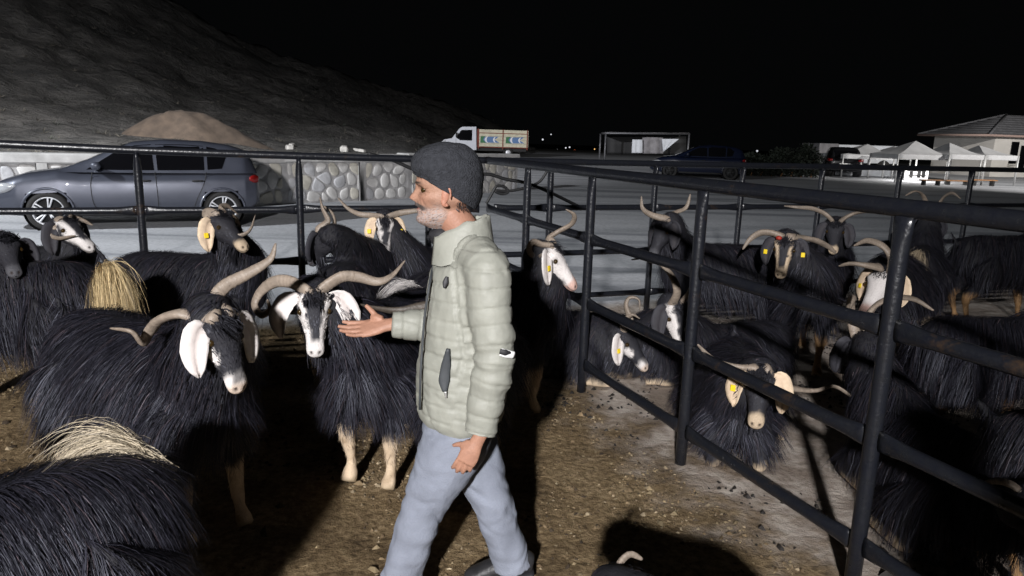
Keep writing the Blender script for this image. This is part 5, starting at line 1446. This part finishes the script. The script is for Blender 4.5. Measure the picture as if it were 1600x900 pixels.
def build_truck():
    a = gy(688, 241, 50); z0 = float(gh(a[0], a[1])); O = np.array([a[0] + .05, 50.0, z0])
    ang = math.radians(6); fx = np.array([math.cos(ang), math.sin(ang), 0]); fy = np.array([-math.sin(ang), math.cos(ang), 0])
    fr = lambda V: O + V[:, :1] * fx + V[:, 1:2] * fy + V[:, 2:3] * np.array([0, 0, 1.])
    root = empty('pickup_truck', O, 'white flatbed truck with painted cargo sides parked at the hill foot', 'truck')
    k = 1.0
    cab = [(.0, .45), (.02, .95), (.22, 1.12), (.75, 1.22), (1.28, 1.92), (1.45, 2.02), (2.42, 2.05), (2.46, .45)]
    mk('cab', prism(cab, 0, 1.85, fr), MAT['van_white'], root, smooth=False)
    mk('side_window', prism([(1.02, 1.28), (1.40, 1.80), (2.15, 1.83), (2.15, 1.10), (1.30, 1.10)], -.012, .004, fr), MAT['glass_dark'], root, smooth=False)
    mk('windscreen', prism([(.80, 1.28), (1.26, 1.90), (1.24, 1.92), (.77, 1.27)], .12, 1.72, fr), MAT['glass_dark'], root, smooth=False)
    mk('headlamp', prism([(.0, .80), (.02, .95), (.30, 1.08), (.36, .95), (.15, .80)], -.01, .10, fr), MAT['lamp_clear'], root, smooth=False)
    mk('bumper', prism([(-.06, .42), (-.06, .62), (.30, .62), (.30, .42)], -.02, 1.87, fr), MAT['black_plastic'], root, smooth=False)
    mk('door_gap', prism([(1.02, .5), (1.02, 1.27), (1.035, 1.27), (1.035, .5)], -.006, .002, fr), MAT['black_plastic'], root, smooth=False)
    mk('mirror', prism([(1.0, 1.30), (1.0, 1.62), (1.12, 1.62), (1.12, 1.30)], -.25, -.12, fr), MAT['black_plastic'], root, smooth=False)
    mk('chassis', prism([(2.3, .42), (2.3, .62), (6.0, .62), (6.0, .42)], .25, 1.6, fr), MAT['black_plastic'], root, smooth=False)
    for wx in (.78, 4.7):
        for y, s in ((.12, -1), (1.73, 1)):
            c = fr(np.array([[wx, y, .34]]))[0]
            wh = mk('wheel', lathe([(.18, -.1), (.33, -.1), (.34, 0), (.33, .1), (.20, .1), (.19, .05), (.001, .04)], c, fy * s, 22), MAT['tyre'], root)
            mk('rim', lathe([(.19, .05), (.17, .085), (.06, .06), (.001, .07)], c, fy * s, 18), MAT['alloy'], wh)
    # cargo side: six boards, red uprights, flat painted waves
    x0, x1 = 2.56, 6.05
    for i in range(5):
        zb = .72 + i * .235
        mk('side_board', prism([(x0, zb), (x0, zb + .222), (x1, zb + .222), (x1, zb)], -.03, .02, fr), MAT['cream_board'], root, smooth=False)
        mk('side_board', prism([(x0, zb), (x0, zb + .222), (x1, zb + .222), (x1, zb)], 1.86, 1.90, fr), MAT['cream_board'], root, smooth=False)
    mk('tail_board', box(fr(np.array([[x1 + .02, .93, 1.3]]))[0], (.05, 1.9, 1.16), [fx, fy, [0, 0, 1]]), MAT['cream_board'], root, smooth=False)
    mk('head_board', box(fr(np.array([[x0 - .04, .93, 1.3]]))[0], (.05, 1.9, 1.2), [fx, fy, [0, 0, 1]]), MAT['red_frame'], root, smooth=False)
    mk('load_floor', box(fr(np.array([[(x0 + x1) / 2, .93, .68]]))[0], (x1 - x0, 1.9, .06), [fx, fy, [0, 0, 1]]), MAT['red_frame'], root, smooth=False)
    for x in (x0 + .03, (x0 + x1) / 2, x1 - .03):
        mk('upright', prism([(x - .035, .55), (x - .035, 1.92), (x + .035, 1.92), (x + .035, .55)], -.07, -.032, fr), MAT['red_frame'], root, smooth=False)
    for z in (.66, 1.62): mk('side_rail', prism([(x0, z), (x0, z + .05), (x1, z + .05), (x1, z)], -.06, -.034, fr), MAT['red_frame'], root, smooth=False)
    def crescent(cx, cz, r, mat, w=1.0, d=-1):
        t = np.linspace(-1.15, 1.15, 12)
        o = [(cx + d * r * math.cos(q) * w, cz + r * math.sin(q)) for q in t]; i = [(cx + d * r * (.55 * math.cos(q)) * w + .0, cz + r * math.sin(q)) for q in t[::-1]]
        mk('painted_wave', prism(o + i, -.036, -.031, fr), mat, root, smooth=False)
    for base in (2.72, 4.5):
        mk('painted_wave', prism([(base, .98), (base + .1, 1.38), (base + 1.3, 1.42), (base + 1.0, 1.2), (base + 1.35, 1.0)], -.0345, -.031, fr), MAT['paint_sky'], root, smooth=False)
        mk('painted_wave', prism([(base + .0, .98), (base + .02, 1.40), (base + .35, 1.44), (base + .18, 1.2), (base + .4, .97)], -.0385, -.0355, fr), MAT['paint_green'], root, smooth=False)
        crescent(base + .62, 1.2, .24, MAT['lightwhite'], 1.3); crescent(base + 1.15, 1.2, .22, MAT['lightwhite'], 1.2)
build_truck()

# ================================================================== empty stall frame with hanging sheets
MAT['steel'] = pmat('grey_steel_tube', (.16, .16, .17), rough=.5, metal=.5, var=.3, vscale=10)
MAT['tarp_white'] = pmat('white_tarpaulin', (.60, .62, .66), rough=.7, var=.12, vscale=2)
MAT['tarp_grey'] = pmat('grey_tarpaulin', (.22, .21, .22), rough=.8, var=.35, vscale=3)
def sheet(pts, n=10, amp=.05, seed=0, thick=.01):
    """hanging cloth between four corners (a b c d), waved, with thickness"""
    a, b, c, d = (np.asarray(p, float) for p in pts); nr = nz(np.cross(b - a, d - a)); V = []
    for i in range(n):
        for j in range(n):
            s, t = j / (n - 1), i / (n - 1)
            V.append((a * (1 - s) + b * s) * (1 - t) + (d * (1 - s) + c * s) * t + nr * amp * math.sin(s * 14 + seed) * (.4 + .6 * t))
    V = np.array(V); o = n * n; V = np.concatenate([V, V - nr * thick]); F = []
    for i in range(n - 1):
        for j in range(n - 1):
            p = i * n + j; F += [[p, p + 1, p + n + 1, p + n], [o + p, o + p + n, o + p + n + 1, o + p + 1]]
    for j in range(n - 1):
        F += [[j, o + j, o + j + 1, j + 1], [(n - 1) * n + j, (n - 1) * n + j + 1, o + (n - 1) * n + j + 1, o + (n - 1) * n + j], [j * n, (j + 1) * n, o + (j + 1) * n, o + j * n], [j * n + n - 1, o + j * n + n - 1, o + (j + 1) * n + n - 1, (j + 1) * n + n - 1]]
    return V, F

def build_stall_frame():
    D = 42.0; a = gy(945, 240, D); b = gy(1074, 245, D + 1.5); zt0 = gy(945, 208, D)[2]; zt1 = gy(1074, 209, D + 1.5)[2]
    root = empty('stall_frame', (a[0], a[1], float(gh(a[0], a[1]))), 'open steel stall frame with white sheets hanging inside beyond the road', 'stall frame')
    dep = np.array([0, 2.6, 0])
    C = []
    for p, zt in ((a, zt0), (b, zt1)):
        for q in (0, 1):
            base = np.array([p[0], p[1], 0]) + dep * q; base[2] = float(gh(base[0], base[1])) - .03; top = np.array([base[0], base[1], zt]); C.append(top)
            mk('post', tube(np.array([base, top]), .055, n=8), MAT['steel'], root)
    for i, j in ((0, 2), (1, 3), (0, 1), (2, 3)): mk('beam', tube(np.array([C[i], C[j]]), .05, n=8), MAT['steel'], root)
    mk('roof_sheet', sheet([C[0] + [0, 0, .06], C[2] + [0, 0, .06], C[3] + [0, 0, .06], C[1] + [0, 0, .06]], amp=.02), MAT['tarp_grey'], root)
    P = lambda u, v, dy=1.4: gy(u, v, D + dy)
    mk('hanging_sheet', sheet([P(988, 218), P(1004, 218), P(1004, 239), P(987, 239)], seed=1), MAT['tarp_white'], root)
    mk('hanging_sheet', sheet([P(1004, 214, 1.6), P(1036, 215, 1.6), P(1036, 240, 1.6), P(1003, 240, 1.6)], seed=2, amp=.1), MAT['tarp_grey'], root)
    mk('hanging_sheet', sheet([P(1034, 217), P(1061, 217), P(1040, 234), P(1036, 238)], seed=3), MAT['tarp_white'], root)
    mk('back_sheet', sheet([P(948, 212, 2.7), P(1072, 213, 2.7), P(1072, 242, 2.7), P(948, 240, 2.7)], seed=4), MAT['black_plastic'], root)
build_stall_frame()

# ================================================================== market tents, side wall, box body, lit counter
MAT['tent'] = pmat('tent_canvas', (.50, .50, .51), rough=.8, var=.15, vscale=2)
MAT['tent_pole'] = pmat('tent_pole', (.5, .5, .5), rough=.5, metal=.4)
MAT['bench_wood'] = pmat('bench_wood', (.35, .17, .07), rough=.7, var=.3, vscale=6)
TENT_D = 33.0
def build_tent(label, u0, u1, up_, v_eave, v_peak, D, lit=False):
    a, b = gy(u0, v_eave, D), gy(u1, v_eave, D); pk = gy(up_, v_peak, D + 1.3)
    wdt = b[0] - a[0]; ze = (a[2] + b[2]) / 2; z0 = float(gh(a[0], D))
    root = empty('market_tent', (a[0], D, z0), label, 'tent', 'white market tents in front of the house')
    c = [np.array([a[0], D, ze]), np.array([b[0], D, ze]), np.array([b[0], D + 2.6, ze]), np.array([a[0], D + 2.6, ze])]
    n = 8; V = []; F = []
    for q in range(4):
        p, r = c[q], c[(q + 1) % 4]; o = len(V)
        for i in range(n + 1):
            t = i / n
            for j in range(n + 1):
                e = p * (1 - j / n) + r * (j / n); m = e * (1 - t) + pk * t
                m = m + np.array([0, 0, -.10 * math.sin(math.pi * t) * (1 - t)]); V.append(m)
        F += [[o + i * (n + 1) + j, o + i * (n + 1) + j + 1, o + (i + 1) * (n + 1) + j + 1, o + (i + 1) * (n + 1) + j] for i in range(n) for j in range(n)]
    mk('canopy', (np.array(V), F), MAT['tent'], root)
    for q in range(4):
        p, r = c[q], c[(q + 1) % 4]; dn = np.array([0, 0, -.22]); mk('valance', sheet([p, r, r + dn, p + dn], n=9, amp=.02, seed=q), MAT['tent'], root)
        base = np.array([c[q][0], c[q][1], float(gh(c[q][0], c[q][1])) - .02]); mk('leg', tube(np.array([base, c[q]]), .04, n=8), MAT['tent_pole'], root)
    return root, c
build_tent('dim grey canopy next to the long box trailer', 1318, 1398, 1356, 242, 225, TENT_D + 3)
build_tent('small grey canopy tucked between the dim one and the lit one', 1383, 1424, 1399, 242, 228, TENT_D + 3.2)
_t, _c = build_tent('white pyramid canopy lit from inside by a bright lamp', 1404, 1483, 1431, 242, 220, TENT_D)
build_tent('white canopy in front of the house wall corner', 1484, 1540, 1484, 242, 223, TENT_D - .4)
build_tent('white canopy beside the dark house windows', 1541, 1592, 1530, 243, 227, TENT_D)
# lit stall sign with dark shelves in front of it
def build_lit_counter():
    D = TENT_D + 2.0; P = lambda u, v, dy=0.0: gy(u, v, D + dy)
    root = empty('lit_display', (P(1432, 290)[0], D, float(gh(P(1432, 290)[0], D))), 'bright white lit display panel with dark shelves under the canopy', 'display')
    mk('panel', box((P(1414, 262) + P(1450, 281)) / 2, (P(1450, 262)[0] - P(1414, 262)[0], .06, P(1414, 262)[2] - P(1414, 281)[2])), emat('lit_panel', (1, .98, .95), 2.2), root, smooth=False)
    for v in (267, 274): mk('shelf', box((P(1414, v, -.2) + P(1450, v, -.2)) / 2, (P(1446, v)[0] - P(1420, v)[0], .22, .05)), MAT['black_plastic'], root, smooth=False)
    for u in (1424, 1436, 1443): mk('divider', box((P(u, 264, -.2) + P(u, 279, -.2)) / 2, (.07, .2, .40)), MAT['black_plastic'], root, smooth=False)
    b0 = P(1414, 282); zg = float(gh(b0[0], D)); 
    mk('stand', box(((b0[0] + P(1450, 282)[0]) / 2, D, (zg + b0[2]) / 2), (P(1450, 282)[0] - b0[0], .4, b0[2] - zg)), MAT['black_plastic'], root, smooth=False)
    ld = bpy.data.lights.new('display_lamp', 'POINT'); ld.energy = 120; ld.shadow_soft_size = .3; ld.color = (1, .97, .92)
    lo = bpy.data.objects.new('display_lamp', ld); lo.location = P(1432, 258, -.6); COL.objects.link(lo)
build_lit_counter()
def build_bench(label, u0, u1, v, D):
    a, b = gy(u0, v, D), gy(u1, v, D); z = a[2]; zg = float(gh(a[0], D)); root = empty('bench', (a[0], D, zg), label, 'bench', 'wooden benches under the tents')
    L = b[0] - a[0]; c = (a[0] + b[0]) / 2
    for q in range(2): mk('seat_plank', box((c, D + .16 * q, z), (L, .14, .05), bevel=.006), MAT['bench_wood'], root, smooth=False)
    for x in (a[0] + .15, b[0] - .15):
        mk('leg', box((x, D + .08, (z + zg) / 2 - .012), (.06, .28, z - zg - .03)), MAT['black_plastic'], root, smooth=False)
build_bench('orange-brown bench beside the lit display', 1478, 1516, 282, TENT_D - .8)
build_bench('orange-brown bench near the tent by the house', 1519, 1558, 281, TENT_D - .8)
build_bench('pale bench in front of the lit display', 1440, 1473, 281, TENT_D - 1.5)

def build_trailer():
    D = 40.0; P = lambda u, v, dy=0.0: gy(u, v, D + dy)
    a = P(1276, 262); zg = float(gh(a[0], D)); x0, x1, x2 = a[0], P(1311, 230)[0], P(1408, 230)[0]; zt = P(1290, 224)[2]
    root = empty('box_trailer', (x0, D, zg), 'long box trailer with dark grey end and white upper side behind the tents', 'trailer')
    mk('end_panel', box(((x0 + x1) / 2, D + 1.2, (zt + zg + .6) / 2), (x1 - x0 - .01, 2.4, zt - zg - .6), bevel=.03), MAT['tarp_grey'], root, smooth=False)
    mk('side_panel', box(((x1 + x2) / 2, D + 1.25, (zt - .04 + zg + .6) / 2), (x2 - x1 - .01, 2.3, zt - zg - .64), bevel=.03), MAT['tarp_white'], root, smooth=False)
    for x in (x0 + .7, x1 + .5, x2 - .8):
        for y in (D + .2, D + 2.1): mk('wheel', lathe([(.001, -.12), (.38, -.12), (.40, 0), (.38, .12), (.001, .12)], (x, y, zg + .4), (0, 1, 0), 20), MAT['tyre'], root)
    mk('chassis', box(((x0 + x2) / 2, D + 1.2, zg + .52), (x2 - x0, 1.2, .14)), MAT['black_plastic'], root, smooth=False)
build_trailer()
def build_side_wall():
    D = TENT_D + 4.2; a, b, c, d = gy(1304, 262, D), gy(1392, 262, D), gy(1392, 281, D), gy(1304, 281, D)
    zg = float(gh(a[0], D)); c[2] = d[2] = zg + .03
    root = empty('tent_side_wall', (a[0], D, zg), 'long pleated white tarpaulin wall hung under the canopies', 'tarpaulin')
    mk('cloth', sheet([a, b, c, d], n=30, amp=.04), MAT['tarp_white'], root)
    for p in (a, (a + b) / 2, b): mk('pole', tube(np.array([[p[0], D + .08, zg - .02], [p[0], D + .08, a[2] + .05]]), .035, n=8), MAT['tent_pole'], root)
build_side_wall()

# ================================================================== house
MAT['render_wall'] = pmat('cream_rendered_wall', (.68, .65, .61), rough=.9, var=.1, vscale=1.2, bump=.2)
MAT['roof_tile'] = pmat('grey_roof_tile', (.13, .13, .14), rough=.85, var=.25, vscale=3, bump=.5)
MAT['eave'] = pmat('eave_board', (.42, .30, .26), rough=.8)
def build_house():
    D = 45.0; c0 = gy(1461, 212, D); c1 = gy(1545, 212, D - 3.5); zt = gy(1461, 210, D)[2]
    zg = float(gh(c0[0], D)) - .05
    A = np.array([c0[0], D]); B = np.array([c1[0] + .4, D - 3.5]); e = nz(B - A); f = np.array([-e[1], e[0]]); C_ = B + np.array([9.0, 2.6])
    root = empty('house', (A[0], A[1], zg), 'low pale rendered house with a grey hipped tile roof behind the tents', 'house')
    t = nz(C_ - B); n2 = np.array([-t[1], t[0]]); Dp = A + (C_ - B)
    poly = [A, B, C_, Dp]
    V = np.array([(p[0], p[1], z) for z in (zg, zt) for p in poly]); F = [[i, (i + 1) % 4, 4 + (i + 1) % 4, 4 + i] for i in range(4)] + [[3, 2, 1, 0], [4, 5, 6, 7]]
    mk('wall', (V, F), MAT['render_wall'], root, smooth=False)
    ce = sum(poly) / 4; ov = [ce + (p - ce) * 1.13 + nz(p - ce) * .35 for p in poly]
    pk0 = gy(1545, 181, D + .5); zr = zt + 1.25
    r0 = ce + (B - C_) * .18; r1 = ce - (B - C_) * .18
    ze = zt - .02
    V = np.array([(p[0], p[1], ze) for p in ov] + [(r0[0], r0[1], zr), (r1[0], r1[1], zr)])
    roof = mk('roof', (V, [[0, 1, 4], [1, 2, 5, 4], [2, 3, 5], [3, 0, 4, 5], [3, 2, 1, 0]]), MAT['roof_tile'], root, smooth=False)
    for i in range(4):
        p, q = ov[i], ov[(i + 1) % 4]; mk('eave_board', tube(np.array([[p[0], p[1], ze - .03], [q[0], q[1], ze - .03]]), .07, n=6), MAT['eave'], roof)
    # raised tile courses on the two visible slopes
    for (p, q, a, b) in ((ov[0], ov[1], r0, r0), (ov[1], ov[2], r0, r1)):
        for k in range(1, 9):
            s = k / 9; u = p * (1 - s) + a * s; w = q * (1 - s) + b * s; z = ze + (zr - ze) * s + .012
            mk('tile_course', tube(np.array([[u[0], u[1], z], [w[0], w[1], z]]), .03, n=5), MAT['roof_tile'], roof)
    for p, a in ((ov[0], r0), (ov[1], r0), (ov[2], r1)): mk('hip_tile', tube(np.array([[p[0], p[1], ze + .02], [a[0], a[1], zr + .02]]), .07, n=6), MAT['roof_tile'], roof)
    nrm = np.array([t[1], -t[0]])
    for s, w, h, z in ((1.55, .55, 1.25, .55), (2.25, .45, 1.45, .75), (1.45, .4, .35, 1.55), (4.2, 1.0, 1.2, .6)):
        p = B + t * s + nrm * .01; win = mk('window', box((p[0], p[1], zt - z - h / 2 + .2), (w, .06, h), [(t[0], t[1], 0), (nrm[0], nrm[1], 0), (0, 0, 1)]), MAT['glass_dark'], root, smooth=False)
        mk('sill', box((p[0] + nrm[0] * .05, p[1] + nrm[1] * .05, zt - z - h + .16), (w + .1, .1, .05), [(t[0], t[1], 0), (nrm[0], nrm[1], 0), (0, 0, 1)]), MAT['render_wall'], win, smooth=False)
build_house()

# dark hedge beyond the road
def build_hedge():
    r = np.random.default_rng(31); n = 7000; D = 35.0; a, b = gy(1150, 262, D), gy(1276, 262, D); zg = .3
    x = r.uniform(a[0], b[0], n); top = .85 + .5 * np.interp(x, np.linspace(a[0], b[0], 9), [.2, .3, .1, .2, .6, .7, .9, 1.0, .6])
    z = zg + r.uniform(0, 1, n) ** .7 * top * (1 + .15 * np.sin(x * 5)); y = D + r.normal(0, .35, n)
    P = np.stack([x, y, z], 1); d = nz(r.normal(size=(n, 3)) + [0, -.3, .4]); s = nz(np.cross(d, r.normal(size=(n, 3)))) * .05; L = .16
    V = np.stack([P, P + d * L * .5 + s, P + d * L, P + d * L * .5 - s], 1).reshape(-1, 3)
    root = empty('hedge', ((a[0] + b[0]) / 2, D, zg), 'dark leafy hedge beyond the road between stall frame and tents', 'hedge')
    mk('foliage', (V, np.arange(len(V)).reshape(-1, 4)), pmat('dark_hedge_leaf', (.012, .018, .010), rough=.8, var=.4, vscale=4), root, smooth=False)
    for k in range(8):
        xx = a[0] + (b[0] - a[0]) * (k + .5) / 8; mk('stem', limb([(xx, D, zg - .05), (xx + .1, D, zg + .5), (xx + .05, D, zg + .9)], [.05, .035, .015], n=7), MAT['bench_wood'], root)
build_hedge()

# ================================================================== cables over the wall end
MAT['cable'] = pmat('black_cable', (.012, .012, .013), rough=.6)
def cable(label, pix, r=.016):
    P = [gy(u, v, d) for u, v, d in pix]; S = spline(P, len(P) * 10)
    o = mk('cable', tube(S, r, n=8), MAT['cable'], None); tag(o, label, 'cable', 'black cables tied along the road-side fence')
_bk = lambda u: BACK_A[1] + .05 + (u - 858) / 1124 * 7.0 * .372
cable('black cable sagging from the top rail past the man\'s hat', [(u, v, _bk(u)) for u, v in ((575, 240), (612, 250), (650, 266), (700, 280), (757, 272), (790, 280), (822, 286), (858, 300), (905, 323))])
cable('looped black cable hanging behind the man\'s shoulder', [(u, v, _bk(u) + .04) for u, v in ((760, 318), (770, 300), (776, 291), (788, 292), (794, 300), (784, 303), (774, 298), (800, 298), (840, 286), (858, 262))], .014)

# ================================================================== town lights in the valley
MAT['town_warm'] = emat('town_lamp_warm', (1, .55, .18), 1.4); MAT['town_white'] = emat('town_lamp_white', (.9, .92, 1), .8); MAT['town_red'] = emat('town_lamp_red', (1, .2, .06), 1.2)
_tm = {}
def town_light(u, v, size, kind):
    D = 420.0; p = gy(u, v, D); key = kind
    if key not in _tm:
        me = bpy.data.meshes.new('town_light'); V, F = ball((0, 0, 0), 1.0, 8, 6); fill_mesh(me, V, F); me.materials.append(MAT[kind]); _tm[key] = me
    o = bpy.data.objects.new('town_light', _tm[key]); COL.objects.link(o); o.location = p; o.scale = (size * 1.5,) * 3
    tag(o, 'tiny ' + {'town_warm': 'orange', 'town_white': 'white', 'town_red': 'reddish'}[kind] + ' lamp of the distant town beyond the truck', 'town light', 'lights of the distant town')
_r = random.Random(5)
for u, v, s_, k_ in [(893, 238, .55, 'town_warm'), (909, 239, .5, 'town_warm'), (921, 238, .35, 'town_white'), (898, 235, .3, 'town_red'), (903, 240, .45, 'town_red'), (848, 218, .35, 'town_white'), (861, 210, .25, 'town_white'), (884, 231, .3, 'town_white'), (890, 230, .3, 'town_white'),
                     (871, 234, .25, 'town_white'), (929, 233, .25, 'town_warm'), (937, 236, .25, 'town_white'), (883, 238, .4, 'town_red'), (1098, 238, .3, 'town_white'), (1106, 238, .35, 'town_white'), (1163, 243, .35, 'town_white'), (1183, 236, .4, 'town_white'), (1150, 240, .22, 'town_warm'), (876, 240, .3, 'town_warm'), (914, 236, .25, 'town_red')]:
    town_light(u, v, s_, k_)

# ================================================================== floodlight mast (its lamp is set at the top of the script)
def build_mast(pos, aim, label):
    x, y, z = pos; g = float(gh(x, y)); d = nz(aim - pos); sd = nz(np.cross(d, [0, 0, 1.])); upv = np.cross(sd, d); h = nz(d * [1, 1, 0])
    root = empty('floodlight_mast', (x, y, g), label, 'light mast', 'floodlight masts')
    b = np.array([x, y, 0]) - h * .6
    mk('pole', tube(np.array([[b[0], b[1], g - .1], [b[0], b[1], g + 3], [b[0], b[1], z + .3]]), [.10, .08, .06], n=14), MAT['steel'], root)
    mk('lamp_housing', box(pos - d * .35, (.6, .4, .45), [sd, d, upv], bevel=.03), MAT['black_plastic'], root, smooth=False)
    mk('lamp_face', box(pos - d * .12, (.5, .02, .36), [sd, d, upv]), emat('flood_lamp_face', (1, .97, .93), 30), root, smooth=False)
    mk('bracket', tube(np.array([[b[0], b[1], z], pos - d * .5]), .04, n=8), MAT['steel'], root)
build_mast(LAMP_POS, LAMP_AIM, 'steel mast with the floodlight that lights the goat pens')
build_mast(COURT_POS, COURT_AIM, 'steel mast with the floodlight that lights the tents and house')
build_mast(ROAD_FILL_POS, ROAD_FILL_AIM, 'unseen steel mast with a floodlight added to brighten the road and wall')  # added mast out of view, carries the road fill lamp

# ================================================================== unseen onlookers, added to throw shade on the near-right goats
def build_shade_onlookers():
    def joints(x, y):
        P = lambda a, b, z: np.array([x + a, y + b, z])
        J = dict(hip=P(0, 0, .92), waist=P(0, 0, 1.08), chest=P(0, 0, 1.32), neck=P(0, 0, 1.50), hem=P(0, 0, .90),
                 sh_n=P(0, -.19, 1.41), el_n=P(.03, -.25, 1.13), wr_n=P(-.05, -.24, .90), sh_f=P(0, .19, 1.41), el_f=P(.03, .25, 1.13), wr_f=P(-.05, .24, .90),
                 kn_n=P(-.01, -.10, .50), an_n=P(.0, -.11, .08), kn_f=P(-.01, .10, .50), an_f=P(0, .11, .08), chin_base=P(-.035, 0, 1.535), head_k=1.0)
        J['hand_n'] = dict(wrist=J['wr_n'] + [-.01, 0, -.02], along=np.array([-.1, 0, -1.]), palm_n=np.array([0, 1., 0]), thumb_side=np.array([-1., 0, 0]), k=.95)
        J['hand_f'] = dict(wrist=J['wr_f'] + [-.01, 0, -.02], along=np.array([-.1, 0, -1.]), palm_n=np.array([0, -1., 0]), thumb_side=np.array([-1., 0, 0]), k=.95)
        return J
    src, jk, _, _ = make_person('person', 'unseen onlooker in a padded jacket added by the dividing fence to shade the goats', joints(.98, -.15), np.array([-1., 0, 0]), np.array([0, 0, 1.]), fine=2.2)
    src['group'] = 'unseen onlookers added to shade the goats'
    for x, y, a, lab in ((1.62, -.05, .35, 'unseen onlooker in a padded jacket added outside the far pen to shade the goats'), (2.3, .1, -.3, 'unseen onlooker with hands down added beyond the dividing fence to shade the goats')):
        c = src.copy(); COL.objects.link(c); c.location = (x, y, 0); c.rotation_euler = (0, 0, a); c['label'] = lab
        for ch in src.children:
            k = ch.copy(); COL.objects.link(k); k.parent = c
            for g in ch.children:
                q = g.copy(); COL.objects.link(q); q.parent = k
build_shade_onlookers()
